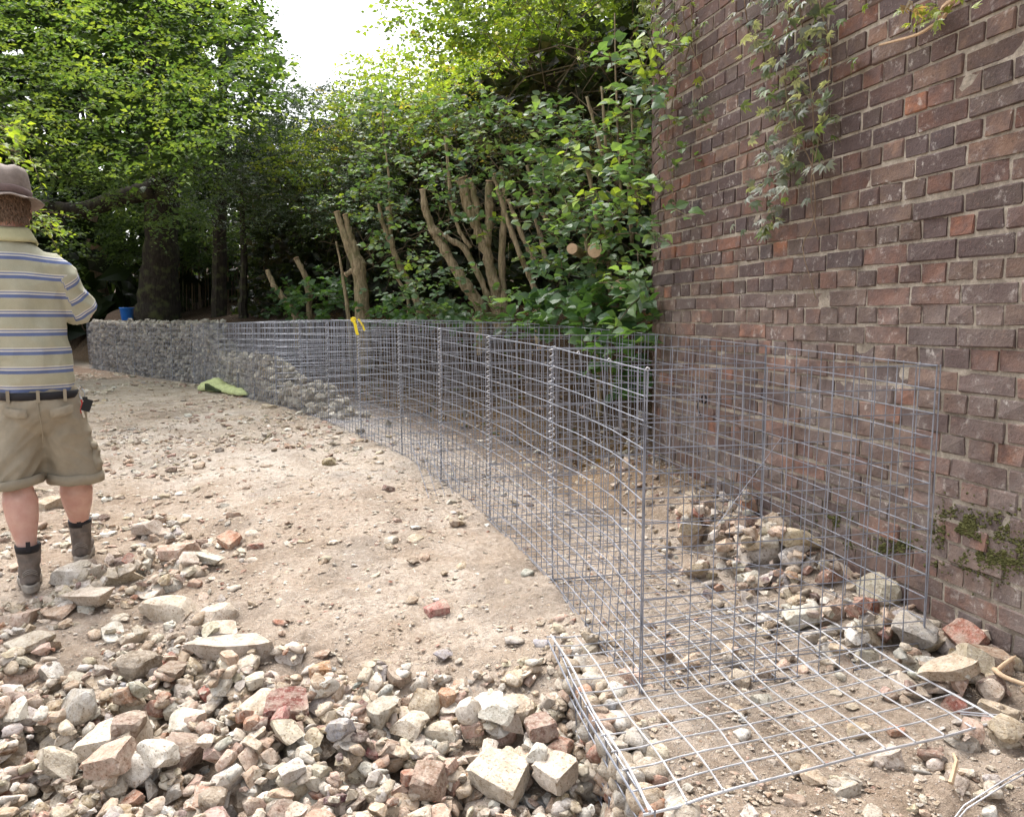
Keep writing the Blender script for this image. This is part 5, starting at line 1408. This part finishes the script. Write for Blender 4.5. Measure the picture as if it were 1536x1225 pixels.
# big tree on the left
YT = front_hit(240, 2.3)[1]; x, y = at_y(240, 480, YT)[:2]
t1 = thing("broadleaf_tree", (x, y, float(ground_h(x, y))), "large bright green broadleaf tree filling the top left, its dark trunk behind the filled baskets", "tree")
g = Geo()
limb(g, [(228,-260),(236,120),(244,250),(243,330),(240,400),(238,455),(236,500)], YT, [10,17,22,24,26,30,38], 14, .04, True); g.part("trunk", MBK, t1, smooth=True)
g = Geo(); limb(g, [(232,285),(205,290),(170,300),(120,318),(80,312),(20,300),(-60,270)], YT - .3, [15,13,12,12,10,8,6], 10, .06); g.part("limb", MBK, t1, smooth=True)
g = Geo(); limb(g, [(240,250),(215,150,-1),(235,60,-2),(262,0,-3),(270,-80,-3.5)], YT - .3, [9,5,4,3,2], 7); g.part("limb", MBK, t1, smooth=True)
g = Geo(); limb(g, [(244,300),(290,250,-.6),(350,230,-1.2),(400,225,-1.6)], YT, [10,7,4,2], 7); g.part("limb", MBK, t1, smooth=True)
g = Geo(); tw = Geo()
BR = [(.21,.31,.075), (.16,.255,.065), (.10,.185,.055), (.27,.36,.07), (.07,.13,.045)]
polyL = [(-420,-320),(380,-320),(384,-20),(396,50),(425,95),(438,120),(410,165),(370,175),(330,215),(300,250),(235,270),(180,272),(110,268),(60,240),(0,215),(-420,230)]
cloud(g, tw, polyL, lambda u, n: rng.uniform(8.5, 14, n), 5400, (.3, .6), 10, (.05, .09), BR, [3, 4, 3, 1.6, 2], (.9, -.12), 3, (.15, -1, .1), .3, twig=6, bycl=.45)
cloud(g, tw, [(60,235),(330,215),(345,300),(300,350),(225,345),(150,300),(80,290)], lambda u, n: rng.uniform(13, 15.5, n), 430, (.3, .6), 10, (.07, .11), [(.09,.15,.05),(.06,.105,.035),(.13,.20,.06)], [3, 3, 1], (1.2, -.02), 77, (.1, -1, -.1), .45, twig=4)
g.part("crown", ML, t1)
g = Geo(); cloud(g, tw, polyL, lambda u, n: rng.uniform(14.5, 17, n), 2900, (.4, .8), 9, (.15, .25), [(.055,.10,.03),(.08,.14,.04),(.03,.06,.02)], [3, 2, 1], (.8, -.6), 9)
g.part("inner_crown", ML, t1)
tw.part("twigs", MBK, t1)
# low yellow green boughs close on the left
g = Geo(); tw = Geo()
YG = [(.22,.30,.045), (.15,.24,.04), (.28,.34,.05)]
cloud(g, tw, [(-160,150),(-20,170),(20,190),(62,238),(0,245),(-160,235)], lambda u, n: rng.uniform(6.2, 7, n), 60, (.2, .35), 9, (.05, .08), YG, [2, 2, 1], (1, -9), 1, (1, -.3, -.3), .3, twig=1)
cloud(g, tw, [(-160,300),(20,300),(60,310),(104,345),(90,352),(40,335),(-160,345)], lambda u, n: rng.uniform(6.2, 6.9, n), 62, (.16, .3), 9, (.045, .07), YG, [2, 2, 1], (1, -9), 1, (1, -.3, -.3), .3, twig=1)
Q = limb(tw, [(-300,120),(-160,190),(-40,215),(30,228)], 6.6, [5,4,2.5,1], 6); limb(tw, [(-300,120),(-220,240),(-60,300),(60,325)], 6.5, [5,4,2.5,1], 6)
x, y = at_y(-300, 480, 6.6)[:2]; limb(tw, [(-300,120),(-305,300),(-310,500)], 6.6, [7,9,11], 8, foot=True)
t2 = thing("young_tree", (x, y, float(ground_h(x, y))), "yellow green leafy boughs reaching in from the left around the man's hat", "tree")
g.part("foliage", ML, t2); tw.part("branches", MTW, t2)

# darker tree against the sky gap
x, y = at_y(330, 480, 20)[:2]; t3 = thing("dark_tree", (x, y, float(ground_h(x, y))), "darker green tree showing against the white sky right of the bright crown", "tree")
g = Geo(); tw = Geo()
cloud(g, tw, [(250,-300),(350,-300),(370,10),(400,22),(412,60),(430,95),(446,125),(470,150),(450,230),(250,260)], lambda u, n: rng.uniform(18, 21.5, n), 1900, (.4, .7), 10, (.09, .15), [(.045,.085,.035),(.03,.06,.028),(.065,.11,.045)], [3, 3, 2], (.7, -.3), 12, (.2, -1, .2), .3)
g.part("crown", ML, t3); g = Geo(); limb(g, [(330,-100),(335,150),(330,350),(328,480)], 20, [4,7,10,12], 8, foot=True); g.part("trunk", MBK, t3)

# broken pale trunk, fences, soil heap
YD = front_hit(142, 2.2)[1]; x, y = at_y(142, 480, YD)[:2]; t4 = thing("dead_trunk", (x, y, float(ground_h(x, y))), "pale broken trunk with a split top standing under the dark limb", "tree trunk")
g = Geo(); limb(g, [(136,304),(140,318),(147,345),(146,380),(144,430),(150,470),(152,500)], YD, [3,9,13,14,15,20,24], 11, .08, True)
limb(g, [(152,310),(150,330),(148,345)], YD - .1, [3,7,8], 7); limb(g, [(128,312),(133,335),(142,355)], YD - .1, [3,5,8], 6)
g.part("trunk", m_bark("dead_bark", (.12,.085,.06), (.42,.31,.22), 16), t4, smooth=True)
MPL = m_simple("weathered_boards", (.34, .29, .22), .9, .3, 7, .4)
YF = front_hit(190, 4.2)[1]; fx = at_y(192, 455, YF); fe = thing("plank_fence", fx, "pale weathered board fence between the pale broken trunk and the big dark trunk", "fence")
for k, (u0, u1) in enumerate([(128,141),(142,155),(156,170),(171,184),(185,199),(200,213),(214,227),(228,240)]):
    g = Geo(); Y = YF + rng.uniform(-.03, .03); a = at_y(u0, 394 + rng.uniform(-2, 2), Y); b = at_y(u1, 462, Y); box(g, ((a[0] + b[0]) / 2, Y, (a[2] + b[2]) / 2 - .4), ((b[0] - a[0]) / 2 - .006, .012, (a[2] - b[2]) / 2 + .4)); g.part("plank", MPL, fe)
g = Geo(); a = at_y(126, 410, YF + .06); b = at_y(242, 410, YF + .06); box(g, (a + b) / 2, ((b[0] - a[0]) / 2, .03, .04)); g.part("rail", MPL, fe)
YS = front_hit(330, 4.5)[1]; fx = at_y(330, 455, YS); fs = thing("stake_fence", fx, "dim fence of thin upright stakes in the dark under the trees", "fence")
for k, u in enumerate(np.arange(262, 430, 3.6)):
    g = Geo(); u = u + rng.normal(0, 1.4); Y = YS + rng.normal(0, .12); v0 = 340 + rng.uniform(-12, 16); a = at_y(u + rng.normal(0, 2), v0, Y); b = at_y(u, 470, Y); tube(g, [a, (a + b) / 2 + rng.normal(0, .015, 3), b - [0, 0, .6]], rng.uniform(.010, .024), 5); g.part("stake", MTW if k % 3 else MBK, fs)
q = at_y(203, 478, front_hit(203, 2.2)[1]); iv2, it2 = ico(3); V = iv2 * (.8, .8, .42) * (1 + .12 * n3(iv2, 2.2, 3)[:, None]) + [q[0], q[1], float(ground_h(q[0], q[1])) - .02]
solo("soil_heap", V, it2, m_simple("pinkish_soil", (.24,.17,.13), .95, .3, 14, .8, .02), "heap of pinkish soil behind the bucket at the foot of the board fence", "soil heap", smooth=True)

# hollies in the dark middle, brambles, hedge
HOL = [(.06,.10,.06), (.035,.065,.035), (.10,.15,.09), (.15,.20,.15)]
for (poly, n, lab_, sd_) in (([(285,165),(350,150),(420,165),(470,250),(480,345),(400,350),(330,345),(270,330),(240,290)], 2700, "dark glossy holly between the big dark trunk and the cut stems", 2), ([(420,130),(520,125),(590,160),(600,330),(560,345),(480,345),(455,240)], 1900, "second dark holly, directly left of the round-leaved hazels", 6)):
    c0 = np.array(poly).mean(0); q = pts(c0[None], depth(np.array([c0[0]]), 2.6))[0]; tt = thing("holly", (q[0], q[1], float(ground_h(q[0], q[1]))), lab_, "shrub")
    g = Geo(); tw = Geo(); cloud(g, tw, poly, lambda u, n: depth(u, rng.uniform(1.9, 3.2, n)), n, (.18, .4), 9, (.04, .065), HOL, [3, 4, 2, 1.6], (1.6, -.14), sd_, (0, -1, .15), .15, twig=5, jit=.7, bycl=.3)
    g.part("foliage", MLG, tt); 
    limb(tw, [(c0[0], c0[1]), (c0[0] + 6, 400), (c0[0] + 3, 470)], q[1], [3, 5, 7], 7, foot=True); tw.part("branches", MBK, tt)
hd = thing("hedge", (0, 11, 1.5), "tall overgrown hedge topping the bank, backlit yellow green above, dark and hollow beneath", "hedge")
# world-space hedge: station along the row, depth behind it, height
def hedge_pts(n, s0, s1, d0, d1, z0, z1):
    s = rng.uniform(s0, s1, n); i = np.clip(s.astype(int), 0, NB - 1); a = (s - i)[:, None]
    P = FP[i, :2] * (1 - a) + FP[i + 1, :2] * a; N_ = FN[i] * (1 - a) + FN[np.minimum(i + 1, NB)] * a
    d = rng.uniform(d0, d1, n); P = P + N_ * d[:, None]; return np.column_stack([P, rng.uniform(z0, z1, n)]), s, d
def hedge_layer(g, n, s0, s1, d0, d1, z0, z1, L, nl, size, cols, wts, clump, seed, jit=.5, up=1.0, tw=None, every=9, zf=None):
    C, s, d = hedge_pts(n, s0, s1, d0, d1, z0, z1)
    if zf is not None: C[:, 2] += zf(s, d)
    nz_ = n3(C, clump[0], seed); k = (nz_ > clump[1]) & clear(C, .15); C = C[k]; N_ = -np.stack([np.full(len(C), .8), np.full(len(C), .4)], 1)
    D = np.column_stack([N_, np.full(len(C), .2)]) + rng.normal(0, .8, (len(C), 3)) * (1, 1, .5)
    P, ax, nr, sz, sid, twl = sprays(C, D, rng.uniform(*L, len(C)), nl, size, .25, up, jit)
    cc = colmix(len(C), cols, wts, .14)[sid] * rng.uniform(.85, 1.15, (len(sid), 1)); leaf_geo(g, P, ax, nr, sz, np.clip(cc, .003, .9))
    if tw is not None:
        for t in twl[::every]: tube(tw, t, [.005, .004, .002], 3, caps=False)
zt = lambda s, d: .35 * np.sin(s * 1.3) + .22 * np.sin(s * 3.1 + 1) + .18 * (d - 3) + .65 * np.clip(9 - s, 0, 1)
tw = Geo()
g = Geo(); hedge_layer(g, 3000, 4.2, 14.5, 1.9, 4.6, 4.1, 4.85, (.25, .5), 10, (.055, .10), [(.22,.31,.06),(.29,.35,.07),(.16,.25,.055),(.11,.18,.045),(.32,.27,.08)], [4, 2.5, 3, 1.5, .5], (1.1, -.32), 4, .6, tw=tw, zf=zt); g.part("top_foliage", ML, hd)  # leaf tints brightened to carry backlight on the hedge top
g = Geo(); hedge_layer(g, 1900, 1.5, 8, 1.3, 4.6, 4.4, 5.1, (.3, .55), 9, (.06, .10), [(.10,.16,.04),(.17,.24,.05),(.06,.10,.03)], [3, 2, 2], (1.0, -.45), 41, .7); g.part('shading_foliage', ML, hd)  # leaf layer mostly above the frame, added to shade the hollow below
g = Geo(); hedge_layer(g, 1100, 9.2, 17, 2.0, 3.3, 2.6, 4.2, (.25, .5), 9, (.05, .085), [(.05,.085,.03),(.09,.14,.04),(.03,.05,.02)], [3, 1.5, 3], (1.0, .02), 14, .6, tw=tw, zf=None); g.part("side_foliage", ML, hd)  # leaf tints darkened to carry the shade on the hedge face
g = Geo(); hedge_layer(g, 3500, 1.5, 18, 3.2, 5.2, 1.0, 4.6, (.3, .6), 8, (.18, .28), SHADE_GREENS, [1, 1, 1], (1, -.6), 24, 1.0, 0.3); g.part("inner_foliage", ML, hd)  # dense backing; the hollow's shade is put into the leaf colour
for _ in range(420):
    C, s, d = hedge_pts(1, 3.6, 13, 2.3, 3.4, 2.0, 4.3); C = C[0]; 
    if not clear(C[None], .25)[0]: continue
    D = unit(rng.normal(0, 1, 3) * (1, 1, .8) + [0, 0, .2]); L = rng.uniform(.4, 1.1); b = rng.normal(0, .12, 3)
    tube(tw, [C, C + D * L * .5 + b, C + D * L + b * .5 - [0, 0, .1]], [.008, .005, .002], 3, caps=False)
tw.part("dead_twigs", MTW, hd)
# bramble and honeysuckle sheets hanging in front of the hollow
br = thing("bramble", (.2, 8.2, 1.1), "bramble tangle with small dull olive leaves hanging in front of the dark hollow", "bramble")
g = Geo(); tw = Geo()
OL = [(.075,.095,.045), (.10,.125,.06), (.05,.07,.03), (.17,.14,.05), (.13,.17,.10)]
cloud(g, tw, [(560,135),(700,150),(850,185),(985,150),(985,330),(860,300),(740,280),(620,260),(560,230)], lambda u, n: depth(u, rng.uniform(1.9, 2.8, n)), 900, (.2, .5), 9, (.035, .065), OL, [4, 3, 3, .7, 1.4], (1.5, .0), 31, (0, -1, -.2), .5, twig=2, jit=.55)
cloud(g, tw, [(700,-120),(990,-120),(990,50),(900,15),(760,30),(700,20)], lambda u, n: depth(u, rng.uniform(1.7, 2.6, n)), 260, (.2, .5), 9, (.035, .065), [(.12,.17,.05),(.18,.22,.06),(.08,.10,.05)], [1, 1, 1], (1.5, .0), 33, (0, -1, -.2), .5, twig=2)
g.part("foliage", ML, br); tw.part("stems", MTW, br)
g = Geo()    # few white flowers near the top
for (u, v) in ((897,10),(903,16),(975,15),(868,88),(745,50)):
    c = at_y(u, v, 6.6)
    for k in range(6):
        a = k / 6 * 6.28; leaf_geo(g, c[None], np.array([[math.cos(a), -.4, math.sin(a)]]), np.array([[0, -1., 0]]), np.array([.022]), np.array([[.8, .8, .76]]), LN)
g.part("flower", ML, br)

# individual-leaf shrubs
LFM = {}
def leaf_mesh(kind, k):
    if (kind, k) not in LFM:
        tm = {'hazel': LB, 'palm': LP, 'narrow': (LA[0] * (1.0, 1, 1), LA[1])}[kind]; V = tm[0].copy(); r = np.random.default_rng(k)
        V = V * (r.uniform(.85, 1.15), 1, r.uniform(.5, 2.2)) + r.normal(0, .018, V.shape); V[:, 2] -= V[:, 1] ** 2 * r.uniform(0, .22)
        LFM[kind, k] = mesh_np("leaf", V, tm[1], MLO, False)
    return LFM[kind, k]
def place_leaves(par, P, ax, nr, sz, cc, kind='hazel', cap=300, tm=LB):
    s, a, n = frames(ax, nr); score = sz / np.maximum(P[:, 1], .5) ; o_ = np.argsort(-score); w0 = wloc(par)
    for i in o_[:cap]:
        o = obj("leaf", leaf_mesh(kind, int(rng.integers(5))), par, P[i] - w0); M_ = Matrix(np.stack([s[i], a[i], n[i]], 1).tolist())
        o.rotation_euler = M_.to_euler(); o.scale = (sz[i],) * 3; o.color = (*cc[i], 1)
    r = o_[cap:]
    if len(r):
        g = Geo(); leaf_geo(g, P[r], ax[r], nr[r], sz[r], cc[r], tm); q = g.part("foliage", ML, par); q['kind'] = 'stuff'
def shrub(name, lab_, base, Y, stems, polys, cols, wts, size, kind='hazel', nl=6, L=(.15, .35), bark=MBH, grp=None, d=(1.1, 2.1), droop=.35, cat='shrub', dirv=(0, -1, .25), tm=LB, jit=.45, caps=300):
    p = at_y(base[0], base[1], Y); t = thing(name, (p[0], p[1], float(ground_h(p[0], p[1]))), lab_, cat, grp)
    for st, r in stems:
        g = Geo(); Q = limb(g, st, Y, r, 9 if r[-1] > 4 else 6, .10, foot=r[-1] > 2.4 and abs(st[-1][1] - base[1]) < 60); g.part("stem", bark, t, smooth=True)
        if r[0] > 3.2:      # pale sawn end
            g = Geo(); dv = unit(Q[0] - Q[2]); tube(g, [Q[0] - dv * .004, Q[0] + dv * .006], r[0] * Y / FOC * .97, 9); g.part("sawn_end", MPW, t)
    allP = []
    tw = Geo()
    for poly, n in polys:
        uv = sample(poly, n); C = pts(uv, depth(uv[:, 0], rng.uniform(*d, len(uv)))); k = clear(C, .10) ; C = C[k]
        if not len(C): continue
        D = np.array(dirv) + rng.normal(0, .7, (len(C), 3)) * (1, 1, .5); P, ax, nr, sz, sid, twl = sprays(C, D, rng.uniform(*L, len(C)), nl, size, droop, 1.0, jit)
        nr = nr + [0, -.35, 0]; cc = colmix(len(C), cols, wts, .12)[sid] * rng.uniform(.82, 1.18, (len(sid), 1)); allP.append((P, ax, nr, sz, np.clip(cc, .004, .9)))
        for q in twl: tube(tw, q, [.004, .003, .0015], 3, caps=False)
    if allP: place_leaves(t, *[np.concatenate([a[i] for a in allP]) for i in range(5)], kind=kind, tm=tm, cap=caps)
    if tw.n: tw.part("twigs", MTW, t)
    return t
HZ_ = [(.09,.165,.075), (.12,.205,.08), (.06,.12,.06), (.17,.25,.15), (.20,.28,.06)]
HW_ = [4, 3, 3, 1.3, 1]
G1 = "coppiced hazel stools on the bank"
def Yd(u, d): return float(depth(np.array([float(u)]), d)[0])
shrub("coppiced_stump", "thick forked stump sawn off short, moss on its left prong, beside the yellow strap", (545,470), Yd(545, 1.5),
      [([(505,318),(514,345),(525,375),(537,395),(541,425),(545,470)], [5,6,9,13,12,14]), ([(518,322),(524,350),(532,375),(540,400)], [5,5.5,8,11]), ([(519,412),(530,405),(540,398)], [4.5,5,6]), ([(504,362),(512,400),(518,440),(524,480)], [1.5,2.5,3,4])],
      [([(440,250),(560,240),(560,330),(470,370)], 50)], HZ_, HW_, (.05, .08), grp=G1, d=(1.1, 1.8))
shrub("hazel", "slim hazel with one tall wispy shoot, right of the forked stump", (625,455), Yd(600, 1.8),
      [([(568,305),(572,330),(588,370),(600,400),(616,430),(632,462)], [2.5,4,5,5.5,6.5,8]), ([(583,312),(586,350),(591,372)], [5,4.5,4]), ([(572,130),(575,200),(583,260),(585,312)], [1,1.4,1.8,2.2]), ([(590,395),(596,420),(612,440)], [2,3,3])],
      [([(520,150),(600,140),(625,250),(610,330),(520,330)], 80), ([(550,330),(640,330),(650,450),(560,440)], 40), ([(515,90),(590,140),(570,200),(520,180)], 16)], HZ_, [4, 4, 2, 1.5, 2], (.055, .095), grp=G1, d=(1.1, 1.8))
shrub("hazel", "many-stemmed hazel stool with thick peeling stems splaying like a fan", (745,475), Yd(720, 1.8),
      [([(634,285),(640,320),(650,345),(660,360),(680,400),(700,430),(722,458)], [5,6.5,8,8,9,10,11]), ([(692,268),(700,300),(716,345),(726,370),(735,400),(745,440),(752,472)], [10,9,8.5,9,9.5,10,12]), ([(735,272),(734,330),(730,372)], [7,7,9]), ([(706,268),(712,300),(716,330)], [4,6,7]),
       ([(655,345),(672,358),(698,372),(712,400),(730,440),(745,470)], [4,5,5.5,5.5,6,7]), ([(672,300),(690,350),(706,372)], [3,3.5,4]), ([(752,250),(757,300),(752,380),(756,470)], [3,5,6,7]), ([(668,205),(672,250),(676,300)], [3,3.5,3.5])],
      [([(620,150),(760,150),(760,290),(620,290)], 120), ([(610,370),(740,400),(760,480),(610,470)], 55), ([(640,260),(760,260),(740,380),(640,380)], 34)], HZ_, HW_, (.05, .085), grp=G1, d=(1.15, 2.0))
shrub("hazel", "hazel with two long straight pale poles leaning left, right of the fan-shaped stool", (800,470), Yd(790, 1.8),
      [([(740,262),(752,300),(766,345),(782,385),(797,420),(806,445)], [4,4.2,4.6,5,5.4,6]), ([(762,300),(778,340),(790,370),(806,400)], [3.5,4,4.5,5]), ([(790,248),(802,290),(816,325),(830,350)], [2.2,3,4,4.5]), ([(800,320),(812,360),(820,400)], [3,4,4.5])],
      [([(760,160),(880,150),(880,330),(770,310)], 115), ([(780,340),(880,330),(880,440),(790,440)], 50)], HZ_, HW_, (.055, .09), grp=G1, d=(1.1, 1.9))
shrub("hazel", "hazel with slender upright shoots growing against the end of the brick wall", (920,460), Yd(905, 1.5),
      [([(879,245),(884,265),(892,300),(896,340),(906,345)], [3,3.5,4,4.5,4.5]), ([(880,145),(890,180),(900,220),(908,245)], [2.5,3,3.2,3.5]), ([(922,20),(923,100),(926,180),(930,270),(936,330)], [1,1.4,2,2.4,2.6]), ([(902,130),(906,180),(909,225)], [2,2.4,2.6]), ([(945,130),(950,220),(955,320)], [1.5,2.2,2.8]), ([(938,230),(944,300),(948,365)], [3,3.4,3.6]),
       ([(876,345),(884,380),(892,415),(900,440)], [5,5.5,6,7]), ([(908,335),(912,380),(916,430)], [3.5,4,4.5]), ([(885,352),(896,350),(912,340)], [3,3.5,4])],
      [([(900,60),(990,40),(990,200),(900,200)], 40), ([(870,200),(990,200),(990,330),(880,330)], 80), ([(880,330),(990,330),(988,440),(880,430)], 60)], HZ_, [4, 3.5, 3, 1.5, 1.4], (.05, .085), grp=G1, d=(.9, 1.7))
shrub("cut_branch", "pale curved sawn branch low in the dark at the left end of the nettles", (445,470), Yd(430, 1.6), [([(401,405),(408,425),(420,440),(432,455),(446,474)], [3.4,3.6,4,4.8,6]), ([(444,387),(452,402),(462,422)], [4,4,4.5])], [], HZ_, HW_, (.05, .08), d=(1.5, 2))
NT = [(.06,.13,.05), (.08,.165,.06), (.045,.10,.04), (.11,.19,.09)]
GN = "nettle clumps behind the basket tops"
kw = dict(kind='hazel', nl=6, L=(.14, .28), bark=MTW, grp=GN, cat='plant', dirv=(0, -.6, .35), jit=.4)
shrub("nettle_clump", "nettle clump left of the forked stump, behind the basket tops", (470,475), Yd(470, 1.5), [], [([(425,420),(535,395),(535,482),(400,482),(405,455)], 90)], NT, [3, 3, 3, 1.5], (.08, .13), d=(1.3, 1.9), **kw)
shrub("nettle_clump", "nettle clump between the forked stump and the fan-shaped hazel stool", (630,480), Yd(630, 1.4), [], [([(560,455),(640,445),(735,470),(735,492),(560,488)], 52)], NT, [3, 3, 3, 1.5], (.07, .12), d=(1.25, 1.7), **kw)
shrub("nettle_clump", "tall nettle clump crowding the end of the brick wall, biggest leaves", (900,490), Yd(900, 1.3), [], [([(775,450),(850,430),(985,440),(985,520),(775,500)], 95), ([(880,500),(985,500),(985,620),(900,600)], 30)], NT, [3, 3, 3, 1.5], (.08, .135), d=(1.05, 1.5), **kw)
# sawn logs
for (u, v, r, lab_) in ((931, 432, 15, "round log end, largest and lowest of those among the leaves by the wall"), (892, 376, 12, "pale log end up and left of the largest one, right of a pair"), (858, 373, 9, "small log end, left one of the upper pair")):
    c = at_y(u, v, Yd(900, 1.08)); R = r * .9 * c[1] / FOC; ax = unit((c - CAMP) * (1, 1, 0) + [.5, 0, .2]); t = thing("log", c - [0, 0, R], lab_, "log", "sawn logs on the bank")
    g = Geo(); tube(g, [c, c + ax * .06, c + ax * .8], [R, R * 1.02, R * 1.05], 20); g.part("bark", MBH, t, smooth=False); g = Geo(); tube(g, [c - ax * .006, c + ax * .001], R * .94, 20); g.part("cut_face", MPW, t)
c = at_y(722, 478, Yd(700, 1.5)); t = thing("mossy_log", c, "short mossy log with a pale torn end lying just behind the basket rims", "log")
g = Geo(); tube(g, [c + [-.06, 0, 0], c + [.02, 0, .01], c + [.2, .06, .0]], [.04, .05, .045], 10); g.part("bark", m_simple("moss_bark", (.12,.13,.05), .95, .4, 20, .6), t); g = Geo(); tube(g, [c + [-.075, -.005, -.02], c + [-.058, 0, 0]], [.03, .04], 10); g.part("torn_end", MPW, t)
# leaf litter on the bank
P, s, d = hedge_pts(5200, 2.6, 14, 1.0, 3.6, 0, 0); P[:, 2] = ground_h(P[:, 0], P[:, 1]) + .012; P = P[clear(P, .05) | True]; P = P[wall_dist(P[:, 0], P[:, 1]) > .02]; n = len(P)
g = Geo(); leaf_geo(g, P, rng.normal(0, 1, (n, 3)) * (1, 1, .3), np.array([0, 0, 1]) + rng.normal(0, .5, (n, 3)), rng.uniform(.03, .08, n), colmix(n, [(.12,.075,.04),(.075,.045,.03),(.18,.12,.07),(.06,.08,.03)], [4, 4, 1.5, 1.5]))
tag(g.solo("leaf_litter", ML, "brown dead leaves and bark littering the bank behind the baskets", "leaf litter"), kind='stuff')

# creepers on the wall
def creeper(lab_, stems, blobs, cols, wts, size, nleaf, loc, name="creeper", stem=None, sr=1.0):
    p0 = np.array(wpt(*loc)); t = thing(name, p0, lab_, "creeper")
    for st in stems:
        q = np.array([wpt(u, v, .035 + .03 * math.sin(k * 2)) for k, (u, v) in enumerate(st)]); m = len(q); tt = np.linspace(0, m - 1, (m - 1) * 4 + 1); q = np.stack([np.interp(tt, range(m), q[:, k]) for k in range(3)], 1); q[1:-1] = (q[:-2] + 2 * q[1:-1] + q[2:]) / 4
        g = Geo(); tube(g, q, np.linspace(.0042, .002, len(q)) * sr, 5); g.part("stem", stem or MCS, t)
    P, ax, nr, sz = [], [], [], []
    for (u0, v0, su, sv, w_) in blobs:
        for _ in range(int(nleaf * w_)):
            u, v = u0 + rng.normal(0, su), v0 + rng.normal(0, sv)
            if v < -260: continue
            p = np.array(wpt(u, v, rng.uniform(.03, .12))); P.append(p); a = np.array([rng.normal(0, .8), rng.normal(-.1, .5), -.35 + rng.normal(0, .4)]); ax.append(a)
            nr.append([-.75 + rng.normal(0, .3), -.35 + rng.normal(0, .35), .75 + rng.normal(0, .35)]); sz.append(rng.uniform(*size))
    P, ax, nr, sz = map(np.array, (P, ax, nr, sz)); cc = colmix(len(P), cols, wts, .18)
    place_leaves(t, P, ax, nr, sz, cc, 'palm', 300, LP)
def wpt(u, v, out=0.02):
    if u > 1045: s, z = moss_cache(u, v)
    else: s, z = on_wall(max(u, 992), v)
    return wall_pt(s, z, out)
MCS = m_bark("creeper_stem", (.16,.11,.075), (.30,.22,.15), 50)
CRG = [(.17,.19,.165), (.11,.145,.095), (.23,.25,.225), (.12,.17,.06)]
creeper("long creeper hanging down the middle of the wall with grey green five-fingered leaves", [[(1228,-180),(1222,0),(1200,60),(1198,120),(1218,190),(1238,250),(1240,330),(1230,370),(1240,448)], [(1240,-180),(1232,0),(1230,90),(1243,190),(1246,300),(1243,360)], [(1262,-150),(1262,0),(1268,80),(1260,160),(1255,240)], [(1146,-60),(1150,10),(1142,50),(1160,70)]],
        [(1168,45,16,28,.12), (1255,20,32,22,.13), (1262,65,26,22,.13), (1220,110,32,25,.14), (1205,150,26,20,.13), (1262,180,22,26,.12), (1225,210,26,22,.14), (1205,255,22,22,.12), (1185,300,20,22,.12), (1180,335,18,14,.07), (1250,-90,60,50,.3)], CRG, [4, 2.5, 2, 1.2], (.035, .062), 190, (1230, 60))
creeper("thin creeper trailing down the curved left end of the wall with green and yellow leaves", [[(1100,-120),(1068,0),(1056,60),(1030,140),(1024,230),(1030,325)], [(1010,-100),(1005,40),(1012,130)], [(1075,-80),(1052,20),(1060,90),(1082,130)]],
        [(1005,25,12,40,.4), (1035,40,22,28,.3), (1060,60,14,20,.12), (1028,120,16,30,.22), (1062,170,18,16,.14), (1015,180,12,24,.14), (1025,265,10,24,.08), (1000,90,8,40,.25), (1040,-80,40,60,.4)], [(.13,.19,.05), (.10,.13,.07), (.17,.20,.05), (.13,.15,.12)], [3, 3, 2, 2], (.03, .055), 150, (1040, 80))
creeper("pale woody branch with a few yellow green leaves crossing the top right of the wall", [[(1600,-120),(1478,-8),(1440,28),(1405,55),(1357,72)], [(1470,-5),(1455,15),(1430,30)]], [(1430,28,18,9,.5), (1452,20,12,12,.3), (1412,32,14,8,.25), (1385,20,10,8,.12), (1520,-60,40,30,.5)], [(.22,.27,.06), (.17,.22,.06), (.22,.16,.10)], [3, 3, 1], (.03, .05), 22, (1430, 30), name="branch", stem=MPW, sr=2.2)
for o in SC.objects:
    b = o.name.split('.')[0]
    if o.parent and b in ('twigs', 'dead_twigs', 'stems', 'branches', 'crown', 'inner_crown', 'foliage', 'top_foliage', 'side_foliage', 'shading_foliage', 'tie_wire', 'corner_wire', 'inner_foliage', 'flower', 'moss', 'hair'): o['kind'] = 'stuff'
print("tris", sum(len(o.data.polygons) * (2 if len(o.data.polygons) and len(o.data.polygons[0].vertices) == 4 else 1) for o in SC.objects if o.type == 'MESH'), "objects", len(SC.objects))
